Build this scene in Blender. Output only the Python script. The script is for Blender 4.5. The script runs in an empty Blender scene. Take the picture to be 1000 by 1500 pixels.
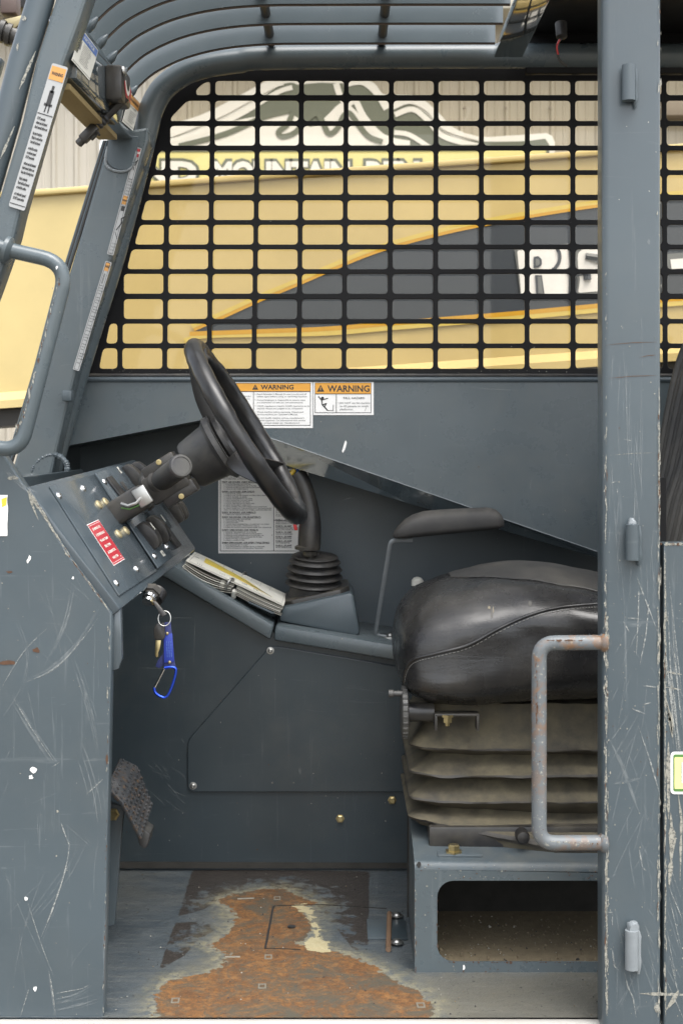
import bpy, bmesh, math, random
from mathutils import Vector, Matrix, noise as mnoise
random.seed(7)
R = math.radians
scene = bpy.context.scene
COL = scene.collection

# ------------------------------------------------------------------ camera, world, sun, exposure
F, CX, HY, CZ = 2100.0, 500.0, 640.0, 1.70
cam = bpy.data.cameras.new("camera")
cam_o = bpy.data.objects.new("camera", cam); COL.objects.link(cam_o)
cam_o.location = (0, 0, CZ); cam_o.rotation_euler = (R(90), 0, 0)
cam.sensor_fit = 'VERTICAL'; cam.sensor_height = 36.0; cam.lens = F / 1500.0 * 36.0
cam.shift_y = -(750.0 - HY) / 1500.0
cam.clip_start = 0.05; cam.clip_end = 2000
cam.dof.use_dof = True; cam.dof.focus_distance = 2.75; cam.dof.aperture_fstop = 9.0
scene.camera = cam_o

SUN_EL, SUN_AZ = 66.0, 150.0            # azimuth measured from +Y towards +X
world = bpy.data.worlds.new("World"); scene.world = world
world.use_nodes = True
wn, wl = world.node_tree.nodes, world.node_tree.links
wn.clear()
sky = wn.new('ShaderNodeTexSky'); sky.sky_type = 'NISHITA'; sky.sun_disc = False
sky.sun_elevation = R(SUN_EL); sky.sun_rotation = R(SUN_AZ)
sky.air_density = 1.0; sky.dust_density = 3.0
bw = wn.new('ShaderNodeRGBToBW'); cmb = wn.new('ShaderNodeMixRGB'); cmb.inputs[0].default_value = 0.78
bg = wn.new('ShaderNodeBackground'); bg.inputs[1].default_value = 0.15
wo = wn.new('ShaderNodeOutputWorld')
wl.new(sky.outputs[0], bw.inputs[0]); wl.new(sky.outputs[0], cmb.inputs[1]); wl.new(bw.outputs[0], cmb.inputs[2])
wl.new(cmb.outputs[0], bg.inputs[0]); wl.new(bg.outputs[0], wo.inputs[0])

sun = bpy.data.lights.new("sun", 'SUN'); sun.energy = 0.5; sun.angle = R(45); sun.color = (1.0, 0.96, 0.9)
sun_o = bpy.data.objects.new("sun", sun); COL.objects.link(sun_o)
sd = Vector((math.sin(R(SUN_AZ)) * math.cos(R(SUN_EL)), math.cos(R(SUN_AZ)) * math.cos(R(SUN_EL)), math.sin(R(SUN_EL))))
sun_o.rotation_euler = sd.to_track_quat('Z', 'Y').to_euler()
sun_o.location = (2, -3, 6)

scene.view_settings.view_transform = 'Standard'; scene.view_settings.look = 'None'
scene.view_settings.gamma = 1.0; scene.view_settings.use_curve_mapping = False
scene.view_settings.exposure = 1.98
scene.render.engine = 'CYCLES'
scene.render.resolution_x = 682; scene.render.resolution_y = 1024

# ------------------------------------------------------------------ projection helpers (a pixel on a known plane -> a point in the place)
def P(px, py, Y): return Vector(((px - CX) / F * Y, Y, CZ + (HY - py) / F * Y))
def PX(px, py, X):
    Y = X * F / (px - CX); return P(px, py, Y)
def PZ(px, py, Z):                       # Z relative to the eye
    Y = Z * F / (HY - py); return P(px, py, Y)
def PP(px, py, p0, n):
    d = Vector(((px - CX) / F, 1.0, (HY - py) / F)); o = Vector((0, 0, CZ))
    t = (p0 - o).dot(n) / d.dot(n); return o + d * t

# ------------------------------------------------------------------ materials
def new_mat(name):
    m = bpy.data.materials.new(name); m.use_nodes = True
    nt = m.node_tree; b = nt.nodes['Principled BSDF']; return m, nt, b
def N(nt, t, **k):
    n = nt.nodes.new(t)
    for a, v in k.items(): setattr(n, a, v)
    return n
def ocoord(nt, scale=(1, 1, 1)):
    tc = N(nt, 'ShaderNodeTexCoord'); mp = N(nt, 'ShaderNodeMapping'); mp.inputs['Scale'].default_value = scale
    nt.links.new(tc.outputs['Object'], mp.inputs['Vector']); return mp.outputs[0]
def noise(nt, vec, scale, detail=4, rough=0.55, dist=0.0):
    n = N(nt, 'ShaderNodeTexNoise'); n.inputs['Scale'].default_value = scale; n.inputs['Detail'].default_value = detail
    n.inputs['Roughness'].default_value = rough; n.inputs['Distortion'].default_value = dist
    nt.links.new(vec, n.inputs['Vector']); return n.outputs['Fac']
def ramp(nt, fac, a, b, c0=(0, 0, 0, 1), c1=(1, 1, 1, 1)):
    r = N(nt, 'ShaderNodeValToRGB'); r.color_ramp.elements[0].position = a; r.color_ramp.elements[1].position = b
    r.color_ramp.elements[0].color = c0; r.color_ramp.elements[1].color = c1
    nt.links.new(fac, r.inputs[0]); return r.outputs[0]
def mix(nt, fac, a, b):
    m = N(nt, 'ShaderNodeMixRGB')
    for i, v in ((0, fac), (1, a), (2, b)):
        if isinstance(v, (int, float)): m.inputs[i].default_value = v
        elif isinstance(v, tuple): m.inputs[i].default_value = (*v[:3], 1)
        else: nt.links.new(v, m.inputs[i])
    return m.outputs[0]
def mth(nt, op, a, b=0.0):
    m = N(nt, 'ShaderNodeMath', operation=op)
    for i, v in ((0, a), (1, b)):
        if isinstance(v, (int, float)): m.inputs[i].default_value = v
        else: nt.links.new(v, m.inputs[i])
    return m.outputs[0]
def bump(nt, b, h, s=0.2, d=0.002):
    n = N(nt, 'ShaderNodeBump'); n.inputs['Strength'].default_value = s; n.inputs['Distance'].default_value = d
    nt.links.new(h, n.inputs['Height']); nt.links.new(n.outputs[0], b.inputs['Normal'])

SLATE = (0.062, 0.081, 0.092)
def paint(name, base=SLATE, rough=0.36, dust=0.25, chips=0.5, scr=0.5, dustcol=(0.22, 0.195, 0.14), scale=1.0, smudge=0.10, coat=0.0, spec=0.5, ior=1.5):
    """weathered enamel: slight mottling, dust in patches, hairline scuffs, tiny chips"""
    m, nt, b = new_mat(name); v = ocoord(nt)
    n1 = noise(nt, v, 3.2 * scale, 6, 0.6); n2 = noise(nt, v, 17 * scale, 5, 0.65)
    c = mix(nt, ramp(nt, n1, 0.25, 0.78), tuple(x * 0.88 for x in base), tuple(x * 1.13 for x in base))
    # dust
    df = mth(nt, 'MULTIPLY', ramp(nt, n2, 0.36, 0.88), ramp(nt, noise(nt, v, 5.1, 3), 0.36, 0.8))
    c = mix(nt, mth(nt, 'MULTIPLY', df, dust), c, dustcol)
    # soft rubbed streaks in two directions
    v2 = ocoord(nt, (90, 90, 5)); s1 = ramp(nt, noise(nt, v2, 1.0, 4, 0.7, 0.4), 0.60, 0.78)
    v3 = ocoord(nt, (6, 6, 70)); s2 = ramp(nt, noise(nt, v3, 1.0, 4, 0.7, 0.8), 0.63, 0.8)
    ss = mth(nt, 'MULTIPLY', mth(nt, 'MAXIMUM', s1, s2), ramp(nt, noise(nt, v, 2.3, 4, 0.6), 0.42, 0.66))
    c = mix(nt, mth(nt, 'MULTIPLY', ss, scr * 0.5), c, (0.30, 0.32, 0.32))
    # chips
    vo = N(nt, 'ShaderNodeTexVoronoi'); vo.inputs['Scale'].default_value = 85; nt.links.new(v, vo.inputs['Vector'])
    cf = mth(nt, 'LESS_THAN', mth(nt, 'ADD', vo.outputs['Distance'], mth(nt, 'MULTIPLY', noise(nt, v, 300, 2), 0.12)), 0.125)
    wn_ = N(nt, 'ShaderNodeSeparateColor'); nt.links.new(vo.outputs['Color'], wn_.inputs[0])
    cf = mth(nt, 'MULTIPLY', cf, mth(nt, 'GREATER_THAN', wn_.outputs[0], 1.0 - 0.15 * chips))
    cf = mth(nt, 'MULTIPLY', cf, ramp(nt, noise(nt, v, 4.0, 2), 0.45, 0.6))
    c = mix(nt, cf, c, mix(nt, mth(nt, 'GREATER_THAN', wn_.outputs[1], 0.72), (0.50, 0.48, 0.41), (0.22, 0.09, 0.03)))
    nt.links.new(c, b.inputs['Base Color'])
    rr = mth(nt, 'ADD', mth(nt, 'MULTIPLY', n2, smudge), rough - smudge * 0.5)
    rr = mth(nt, 'ADD', rr, mth(nt, 'MULTIPLY', df, 0.06)); nt.links.new(rr, b.inputs['Roughness'])
    bump(nt, b, mth(nt, 'ADD', mth(nt, 'MULTIPLY', noise(nt, v, 420, 2, 0.5), 0.035), mth(nt, 'MULTIPLY', noise(nt, v, 7 * scale, 2, 0.4), 1.6)), 0.35, 0.0022)
    b.inputs['Coat Weight'].default_value = coat; b.inputs['IOR'].default_value = ior; b.inputs['Coat IOR'].default_value = max(ior, 1.5); b.inputs['Specular IOR Level'].default_value = spec; b.inputs['Coat Roughness'].default_value = 0.04 if coat > .9 else 0.12
    return m
def plain(name, col, rough=0.5, metal=0.0, var=0.12, sc=30.0, bmp=0.0, bsc=300.0, spec=0.5):
    m, nt, b = new_mat(name); v = ocoord(nt)
    n1 = noise(nt, v, sc, 5, 0.6)
    nt.links.new(mix(nt, n1, tuple(x * (1 - var) for x in col), tuple(min(1, x * (1 + var)) for x in col)), b.inputs['Base Color'])
    b.inputs['Roughness'].default_value = rough; b.inputs['Metallic'].default_value = metal
    b.inputs['Specular IOR Level'].default_value = spec
    if bmp: bump(nt, b, noise(nt, v, bsc, 3), bmp, 0.001)
    return m
def dusty(name, col, dustcol=(0.24, 0.21, 0.15), amount=0.5, rough=0.5, up=0.5, sc=14.0, bmp=0.15, bsc=500.0, lo=0.38, hi=0.72):
    """dark rubber or plastic with settled dust, more of it on faces that look up"""
    m, nt, b = new_mat(name); v = ocoord(nt)
    g = N(nt, 'ShaderNodeNewGeometry'); sx = N(nt, 'ShaderNodeSeparateXYZ'); nt.links.new(g.outputs['Normal'], sx.inputs[0])
    u = mth(nt, 'MAXIMUM', sx.outputs['Z'], 0.0)
    f = ramp(nt, noise(nt, v, sc, 7, 0.65), lo, hi)
    f = mth(nt, 'MULTIPLY', f, mth(nt, 'ADD', mth(nt, 'MULTIPLY', u, up), 1.0 - up))
    f = mth(nt, 'MULTIPLY', f, amount)
    nt.links.new(mix(nt, f, col, dustcol), b.inputs['Base Color'])
    nt.links.new(mth(nt, 'ADD', mth(nt, 'MULTIPLY', f, 0.35), rough), b.inputs['Roughness'])
    if bmp: bump(nt, b, noise(nt, v, bsc, 3), bmp, 0.0008)
    return m

M = {}
M['slate'] = paint('slate paint', base=(0.076, 0.096, 0.105), rough=0.28, dust=0.3, chips=0.5)
M['slate_outer'] = paint('scuffed outer slate paint', rough=0.33, dust=0.12, chips=0.8, scr=0.9, coat=0.15)
M['slate_roof'] = paint('roof bar slate paint', base=(0.088, 0.109, 0.118), rough=0.25, dust=0.1, chips=0.1, scr=0.2, coat=0.6)
M['slate_gloss'] = paint('glossy slate paint', rough=0.10, dust=0.04, chips=0.1, scr=0.1, smudge=0.04, coat=1.0, ior=1.75)
M['slate_clean'] = paint('clean slate paint', rough=0.38, dust=0.12, chips=0.2, scr=0.3)  # cleaner slate paint with little dust and few chips
M['slate_shaded'] = paint('shaded inner slate paint', base=(0.029, 0.041, 0.048), rough=0.32, dust=0.18, chips=0.5, scr=0.35)  # same slate paint, colour darkened for the shade inside the cab
M['slate_dash'] = paint('dashboard slate paint', base=(0.056, 0.072, 0.083), rough=0.20, dust=0.16, chips=0.12, scr=0.2, smudge=0.12, coat=0.4)
M['slate_dusty'] = paint('dusty slate paint', rough=0.5, dust=0.9, chips=1.6, scr=0.6)
M['black_paint'] = paint('black guard paint', base=(0.007, 0.007, 0.0075), rough=0.45, spec=0.16, dust=0.06, chips=0.1, scr=0.0, dustcol=(0.05, 0.045, 0.04))
M['black'] = dusty('black rubber', (0.014, 0.014, 0.015), amount=0.3, rough=0.42)
M['black_plastic'] = dusty('black plastic', (0.018, 0.018, 0.019), amount=0.35, rough=0.33, bmp=0.08)
M['grip'] = dusty('steering wheel foam', (0.012, 0.012, 0.0125), amount=0.05, rough=0.30, up=0.4, bmp=0.10, bsc=900, sc=25)
M['hub_plastic'] = dusty('worn hub plastic', (0.03, 0.03, 0.031), dustcol=(0.12, 0.115, 0.095), amount=0.6, rough=0.45, up=0.2, sc=20)
M['pad'] = dusty('armrest foam', (0.022, 0.022, 0.023), dustcol=(0.13, 0.12, 0.10), amount=0.7, rough=0.55, up=0.6, sc=18, lo=0.3)
M['bellows_edge'] = dusty('rubbed bellows edge', (0.022, 0.02, 0.018), dustcol=(0.12, 0.105, 0.075), amount=0.5, rough=0.55, up=0.2, sc=30)
M['bellows'] = dusty('dusty bellows rubber', (0.034, 0.030, 0.022), dustcol=(0.160, 0.137, 0.086), amount=0.95, rough=0.7, up=0.5, sc=20, bmp=0.3, bsc=200, lo=0.3, hi=0.72)
M['boot'] = dusty('joystick boot rubber', (0.014, 0.014, 0.015), dustcol=(0.12, 0.11, 0.09), amount=0.5, rough=0.5, up=0.7)
M['chrome'] = plain('bright screw metal', (0.75, 0.75, 0.74), 0.22, 1.0, 0.1)
M['steel'] = plain('dull steel', (0.42, 0.42, 0.40), 0.4, 1.0, 0.15)
M['brass'] = plain('yellow zinc', (0.46, 0.38, 0.20), 0.35, 1.0, 0.2)
M['bronze'] = plain('dull brass cap', (0.40, 0.34, 0.20), 0.45, 0.6, 0.25)
M['white'] = plain('white print', (0.80, 0.79, 0.76), 0.42, 0, 0.05, 60)
M['paper'] = plain('aged label paper', (0.66, 0.65, 0.58), 0.45, 0, 0.08, 40)
M['ink'] = plain('black ink', (0.025, 0.025, 0.025), 0.5)
M['ink_grey'] = plain('worn grey ink', (0.16, 0.16, 0.16), 0.5)
M['orange'] = plain('orange print', (0.72, 0.34, 0.04), 0.45, 0, 0.08)
M['orange_faded'] = plain('faded orange print', (0.55, 0.27, 0.07), 0.5, 0, 0.12)
M['red'] = plain('red label', (0.36, 0.03, 0.04), 0.35, 0, 0.12, 50)
M['red_plastic'] = plain('red plastic', (0.45, 0.03, 0.03), 0.35)
M['blue_print'] = plain('blue print', (0.08, 0.16, 0.42), 0.4, 0, 0.1)
M['yellow_print'] = plain('yellow print', (0.72, 0.55, 0.05), 0.45, 0, 0.12)
M['lemon'] = plain('pale yellow print', (0.82, 0.76, 0.28), 0.45, 0, 0.05)
M['green_print'] = plain('green print', (0.085, 0.20, 0.05), 0.45, 0, 0.1)
M['yellow_button'] = plain('yellow button', (0.62, 0.42, 0.05), 0.35)
M['blue_button'] = plain('blue button', (0.08, 0.2, 0.55), 0.35)
M['blue'] = plain('blue webbing', (0.015, 0.035, 0.26), 0.5, 0, 0.15, 80, 0.2, 900)
M['blue_dark'] = plain('dark blue webbing', (0.022, 0.03, 0.12), 0.6, 0, 0.15, 80, 0.2, 900)
M['blue_metal'] = plain('blue anodised metal', (0.03, 0.08, 0.55), 0.22, 0.7, 0.1)
M['weld'] = plain('painted weld', (0.20, 0.22, 0.23), 0.4, 0, 0.2, 60)
M['scratch'] = plain('bare scratch', (0.36, 0.37, 0.35), 0.55, 0, 0.2, 90)
M['primer'] = plain('primer showing', (0.44, 0.42, 0.35), 0.6, 0, 0.2, 90)
M['rust_chip'] = plain('rust chip', (0.085, 0.042, 0.022), 0.8, 0, 0.5, 120)
def faint():
    m, nt, b = new_mat('faint scuff'); b.inputs['Base Color'].default_value = (0.42, 0.44, 0.43, 1); b.inputs['Roughness'].default_value = 0.5
    v = ocoord(nt); nt.links.new(ramp(nt, noise(nt, v, 60, 4, 0.7), 0.30, 0.8, (0.0, 0.0, 0.0, 1), (0.32, 0.32, 0.32, 1)), b.inputs['Alpha']); return m
M['faint'] = faint()
def broken(name, col, lo=0.36, hi=0.62):
    m, nt, b = new_mat(name); v = ocoord(nt); b.inputs['Roughness'].default_value = 0.55
    nt.links.new(mix(nt, noise(nt, v, 90, 3), tuple(c * .8 for c in col), tuple(c * 1.2 for c in col)), b.inputs['Base Color'])
    nt.links.new(ramp(nt, noise(nt, v, 170, 5, 0.75), lo, hi), b.inputs['Alpha']); return m
M['scratch'] = broken('bare scratch', (0.33, 0.34, 0.32))
M['primer'] = broken('primer showing', (0.30, 0.29, 0.245), 0.33, 0.55)
M['label_grey'] = plain('weathered label', (0.36, 0.365, 0.36), 0.45, 0, 0.08, 40)
M['strip_tan'] = plain('tan strip', (0.27, 0.20, 0.085), 0.8, 0, 0.25, 220)  # even tan colour for the strip below the header beam
M['grime_shade'] = plain('greasy grime and painted shade', (0.03, 0.029, 0.026), 0.8, 0, 0.4, 30, spec=0.1)  # dirt on floor seam and gaps, painted shade on the pedestal back
def seam_mat():
    return plain('grey thread', (0.16, 0.155, 0.14), 0.7)
M['thread'] = seam_mat()

# ------------------------------------------------------------------ mesh + object helpers
def shade(me, ang=35):
    for p in me.polygons: p.use_smooth = True
    me.set_sharp_from_angle(angle=R(ang))
WLOC = {}
def link(name, me, parent=None, mats=None, **props):
    o = bpy.data.objects.new(name, me)
    COL.objects.link(o)
    if mats:
        for m in (mats if isinstance(mats, (list, tuple)) else [mats]): me.materials.append(M[m] if isinstance(m, str) else m)
    if parent is not None:
        o.parent = parent
        w = WLOC.get(parent, Vector((0, 0, 0)))
        o.location = -w
    WLOC[o] = Vector((0, 0, 0))
    for k, v in props.items(): o[k] = v
    return o
def thing(name, label, cat, loc, group=None):
    o = bpy.data.objects.new(name, None); COL.objects.link(o); o.empty_display_size = 0.05
    o.location = loc; WLOC[o] = Vector(loc)
    o['label'] = label; o['category'] = cat
    if group: o['group'] = group
    return o
class MB:
    """collects shapes into one mesh"""
    def __init__(s): s.v = []; s.f = []; s.mi = []
    def add(s, vs, fs, mi=0):
        o = len(s.v); s.v += [tuple(x) for x in vs]
        s.f += [tuple(i + o for i in f) for f in fs]; s.mi += [mi] * len(fs); return s
    def build(s, name, mats, parent=None, ang=35, smooth=True, fix=True, **props):
        me = bpy.data.meshes.new(name); me.from_pydata(s.v, [], s.f)
        me.polygons.foreach_set('material_index', s.mi)
        if fix:
            bm = bmesh.new(); bm.from_mesh(me); bmesh.ops.recalc_face_normals(bm, faces=bm.faces[:]); bm.to_mesh(me); bm.free()
        if smooth: shade(me, ang)
        return link(name, me, parent, mats, **props)
def frame(axis, up=Vector((0, 0, 1))):
    a = Vector(axis).normalized(); u = Vector(up)
    if abs(a.dot(u)) > 0.97: u = Vector((1, 0, 0))
    x = u.cross(a).normalized(); y = a.cross(x).normalized(); return x, y, a
def fillet(pts, r, n=6):
    out = [Vector(pts[0])]
    for i in range(1, len(pts) - 1):
        p0, p, p1 = Vector(pts[i - 1]), Vector(pts[i]), Vector(pts[i + 1])
        a, b = (p0 - p), (p1 - p); rr = min(r, a.length * 0.48, b.length * 0.48)
        A, B = p + a.normalized() * rr, p + b.normalized() * rr
        for k in range(n + 1):
            t = k / n; out.append(A * (1 - t) ** 2 + p * 2 * t * (1 - t) + B * t * t)
    out.append(Vector(pts[-1])); return out
def tube(mb, pts, r, seg=12, mi=0, closed=False, caps=True, sq=None, up=None):
    """sweep a circle (or an ellipse sq=(a,b)) along pts; r may be a list"""
    pts = [Vector(p) for p in pts]; n = len(pts); vs = []; fs = []
    t0 = (pts[1] - pts[0]).normalized()
    x, y, _ = frame(t0, up if up is not None else Vector((0, 0, 1)))
    for i, p in enumerate(pts):
        if closed: t = (pts[(i + 1) % n] - pts[i - 1]).normalized()
        else: t = (pts[min(i + 1, n - 1)] - pts[max(i - 1, 0)]).normalized()
        x = (x - t * x.dot(t)).normalized(); y = t.cross(x)
        ri = r[i] if isinstance(r, (list, tuple)) else r
        for k in range(seg):
            a = 2 * math.pi * k / seg
            ca, sa = (math.cos(a), math.sin(a))
            if sq: vs.append(p + x * ca * sq[0] * ri + y * sa * sq[1] * ri)
            else: vs.append(p + (x * ca + y * sa) * ri)
    m = n if closed else n - 1
    for i in range(m):
        for k in range(seg):
            a, b2 = i * seg + k, i * seg + (k + 1) % seg; c, d = ((i + 1) % n) * seg + (k + 1) % seg, ((i + 1) % n) * seg + k
            fs.append((a, b2, c, d))
    if caps and not closed:
        fs.append(tuple(range(seg - 1, -1, -1))); fs.append(tuple((n - 1) * seg + k for k in range(seg)))
    return mb.add(vs, fs, mi)
def lathe(mb, o, axis, prof, seg=20, mi=0, up=None, ell=(1, 1)):
    """prof = [(distance along axis, radius)]"""
    x, y, a = frame(axis, up if up is not None else Vector((0, 0, 1))); o = Vector(o); vs = []; fs = []
    for (d, r) in prof:
        for k in range(seg):
            t = 2 * math.pi * k / seg
            vs.append(o + a * d + x * math.cos(t) * r * ell[0] + y * math.sin(t) * r * ell[1])
    for i in range(len(prof) - 1):
        for k in range(seg):
            fs.append((i * seg + k, i * seg + (k + 1) % seg, (i + 1) * seg + (k + 1) % seg, (i + 1) * seg + k))
    fs.append(tuple(range(seg - 1, -1, -1))); fs.append(tuple((len(prof) - 1) * seg + k for k in range(seg)))
    return mb.add(vs, fs, mi)
def rbox(mb, c, size, ax=None, bev=0.004, mi=0, seg=2):
    bm = bmesh.new(); bmesh.ops.create_cube(bm, size=1.0)
    bmesh.ops.scale(bm, vec=size, verts=bm.verts[:])
    if bev > 0: bmesh.ops.bevel(bm, geom=bm.edges[:], offset=min(bev, min(size) * 0.45), segments=seg, affect='EDGES', profile=0.5)
    if ax is None: ax = (Vector((1, 0, 0)), Vector((0, 1, 0)), Vector((0, 0, 1)))
    c = Vector(c); bm.verts.index_update()
    vs = [c + ax[0] * v.co.x + ax[1] * v.co.y + ax[2] * v.co.z for v in bm.verts]
    fs = [tuple(v.index for v in f.verts) for f in bm.faces]; bm.free()
    return mb.add(vs, fs, mi)
def prism(mb, pts, ext, bev=0.0, mi=0, seg=2):
    """a 3-D polygon pushed along ext"""
    bm = bmesh.new(); vs = [bm.verts.new(p) for p in pts]; f = bm.faces.new(vs)
    r = bmesh.ops.extrude_face_region(bm, geom=[f]); nv = [g for g in r['geom'] if isinstance(g, bmesh.types.BMVert)]
    bmesh.ops.translate(bm, vec=Vector(ext), verts=nv)
    if bev > 0: bmesh.ops.bevel(bm, geom=bm.edges[:], offset=bev, segments=seg, affect='EDGES', profile=0.5)
    bm.verts.index_update()
    v = [x.co.copy() for x in bm.verts]; fs = [tuple(x.index for x in f.verts) for f in bm.faces]; bm.free()
    return mb.add(v, fs, mi)
def fill2d(outlines, ext=0.0, bev=0.0, bres=1):
    cu = bpy.data.curves.new('outline', 'CURVE'); cu.dimensions = '2D'; cu.fill_mode = 'BOTH'
    cu.extrude = ext; cu.bevel_depth = bev; cu.bevel_resolution = bres; cu.offset = -bev
    for pts in outlines:
        s = cu.splines.new('POLY'); s.points.add(len(pts) - 1); s.use_cyclic_u = True
        for i, p in enumerate(pts): s.points[i].co = (p[0], p[1], 0, 1)
    o = bpy.data.objects.new('outline', cu); me = bpy.data.meshes.new_from_object(o)
    vs = [v.co.copy() for v in me.vertices]; fs = [tuple(p.vertices) for p in me.polygons]
    bpy.data.objects.remove(o); bpy.data.curves.remove(cu); bpy.data.meshes.remove(me)
    return vs, fs
def rrect(x0, y0, x1, y1, r, n=4):
    r = min(r, abs(x1 - x0) * 0.49, abs(y1 - y0) * 0.49); o = []
    for cx, cy, a0 in ((x1 - r, y1 - r, 0), (x0 + r, y1 - r, 90), (x0 + r, y0 + r, 180), (x1 - r, y0 + r, 270)):
        for k in range(n + 1):
            a = R(a0 + 90 * k / n); o.append((cx + r * math.cos(a), cy + r * math.sin(a)))
    return o
def round_poly(pts, r, n=4):
    m = len(pts); out = []
    for i in range(m):
        p0, p, p1 = Vector((*pts[i - 1], 0)), Vector((*pts[i], 0)), Vector((*pts[(i + 1) % m], 0))
        a, b = p0 - p, p1 - p; ri = r[i] if isinstance(r, (list, tuple)) else r
        rr = min(ri, a.length * 0.45, b.length * 0.45)
        if rr < 1e-6: out.append((p.x, p.y)); continue
        A, B = p + a.normalized() * rr, p + b.normalized() * rr
        for k in range(n + 1):
            t = k / n; q = A * (1 - t) ** 2 + p * 2 * t * (1 - t) + B * t * t; out.append((q.x, q.y))
    return out
def slab(mb, outlines, Y, thick, bev=0.0, mi=0):
    """plate whose outline is given in photo pixels on the upright plane Y (a number, or a function of px,py that is a plane); thickness goes away from the eye"""
    Yf = Y if callable(Y) else (lambda a, b: Y)
    y0 = Yf(500, 700); k = F / y0; e = thick * k / 2; bv = bev * k
    vs, fs = fill2d([[(p[0], -p[1]) for p in o] for o in outlines], max(e - bv, 1e-4), bv)
    out = []
    for v in vs:
        q = P(v.x, -v.y, Yf(v.x, -v.y)); q.y += (e - v.z) / k; out.append(q)
    return mb.add(out, fs, mi)
def plate(mb, outlines2, o, ux, uy, thick, bev=0.0, mi=0):
    """plate in metres on the frame o,ux,uy; thickness goes against the normal ux x uy"""
    n = ux.cross(uy).normalized()
    vs, fs = fill2d(outlines2, max(thick / 2 - bev, 1e-5), bev)
    return mb.add([o + ux * v.x + uy * v.y + n * (v.z - thick / 2) for v in vs], fs, mi)

# ------------------------------------------------------------------ lettering
_T = {}
def textmesh(s, bold=0.0, res=2):
    k = (s, bold, res)
    if k not in _T:
        cu = bpy.data.curves.new('t', 'FONT'); cu.body = s; cu.size = 1.0; cu.resolution_u = res; cu.offset = bold; cu.fill_mode = 'FRONT'
        o = bpy.data.objects.new('t', cu); me = bpy.data.meshes.new_from_object(o)
        vs = [(v.co.x, v.co.y) for v in me.vertices]; fs = [tuple(p.vertices) for p in me.polygons]
        bpy.data.objects.remove(o); bpy.data.curves.remove(cu); bpy.data.meshes.remove(me); _T[k] = (vs, fs)
    return _T[k]
class Sticker:
    """flat printed sheet: origin at its lower left corner, x and y in metres"""
    def __init__(s, o, ux, uy, off=0.0006):
        s.o, s.ux, s.uy = Vector(o), Vector(ux).normalized(), Vector(uy).normalized()
        s.n = s.ux.cross(s.uy).normalized(); s.off = off; s.mb = MB(); s.mats = []
    def m(s, k):
        if k not in s.mats: s.mats.append(k)
        return s.mats.index(k)
    def pt(s, x, y, l): return s.o + s.ux * x + s.uy * y + s.n * (s.off + 0.0003 * l)
    def poly(s, pts, mat, l=1):
        vs, fs = fill2d([pts]); s.mb.add([s.pt(v.x, v.y, l) for v in vs], fs, s.m(mat)); return s
    def rect(s, x0, y0, x1, y1, mat, l=1):
        s.mb.add([s.pt(x0, y0, l), s.pt(x1, y0, l), s.pt(x1, y1, l), s.pt(x0, y1, l)], [(0, 1, 2, 3)], s.m(mat)); return s
    def box(s, x0, y0, x1, y1, t, mat, l=2):
        s.rect(x0, y0, x1, y0 + t, mat, l); s.rect(x0, y1 - t, x1, y1, mat, l); s.rect(x0, y0 + t, x0 + t, y1 - t, mat, l); s.rect(x1 - t, y0 + t, x1, y1 - t, mat, l); return s
    def sheet(s, w, h, mat, r=0.0):
        vs, fs = fill2d([rrect(0, 0, w, h, r, 3)] if r else [[(0, 0), (w, 0), (w, h), (0, h)]], 0.00015)
        s.mb.add([s.pt(v.x, v.y, 0) + s.n * (v.z - 0.00016) for v in vs], fs, s.m(mat)); return s
    def text(s, t, x, y, size, mat='ink', w=None, bold=0.0, align='L', l=2, res=2):
        vs, fs = textmesh(t, bold, res)
        if not vs: return s
        x0, x1 = min(v[0] for v in vs), max(v[0] for v in vs); k = size
        kx = k if w is None else w / (x1 - x0)
        wd = (x1 - x0) * kx; ox = x if align == 'L' else x - wd / 2 if align == 'C' else x - wd
        s.mb.add([s.pt(ox + (v[0] - x0) * kx, y + v[1] * k, l) for v in vs], fs, s.m(mat)); return s
    def line(s, pts, wd, mat, l=2):
        for a, b in zip(pts[:-1], pts[1:]):
            a, b = Vector((*a, 0)), Vector((*b, 0)); d = (b - a).normalized(); q = Vector((-d.y, d.x, 0)) * wd / 2; d = d * wd * 0.3
            s.mb.add([s.pt(*(a - q - d).xy, l), s.pt(*(b - q + d).xy, l), s.pt(*(b + q + d).xy, l), s.pt(*(a + q - d).xy, l)], [(0, 1, 2, 3)], s.m(mat))
        return s
    def build(s, name, parent, **props):
        return s.mb.build(name, s.mats, parent, smooth=False, fix=False, **props)

def smooth_px(pts, n=6):
    out = []
    for i in range(len(pts) - 1):
        p0, p1, p2, p3 = pts[max(0, i - 1)], pts[i], pts[i + 1], pts[min(len(pts) - 1, i + 2)]
        for k in range(n):
            t = k / n
            out.append(tuple(0.5 * (2 * p1[d] + (p2[d] - p0[d]) * t + (2 * p0[d] - 5 * p1[d] + 4 * p2[d] - p3[d]) * t * t + (3 * p1[d] - p0[d] - 3 * p2[d] + p3[d]) * t ** 3) for d in (0, 1)))
    out.append(tuple(pts[-1])); return out
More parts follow.
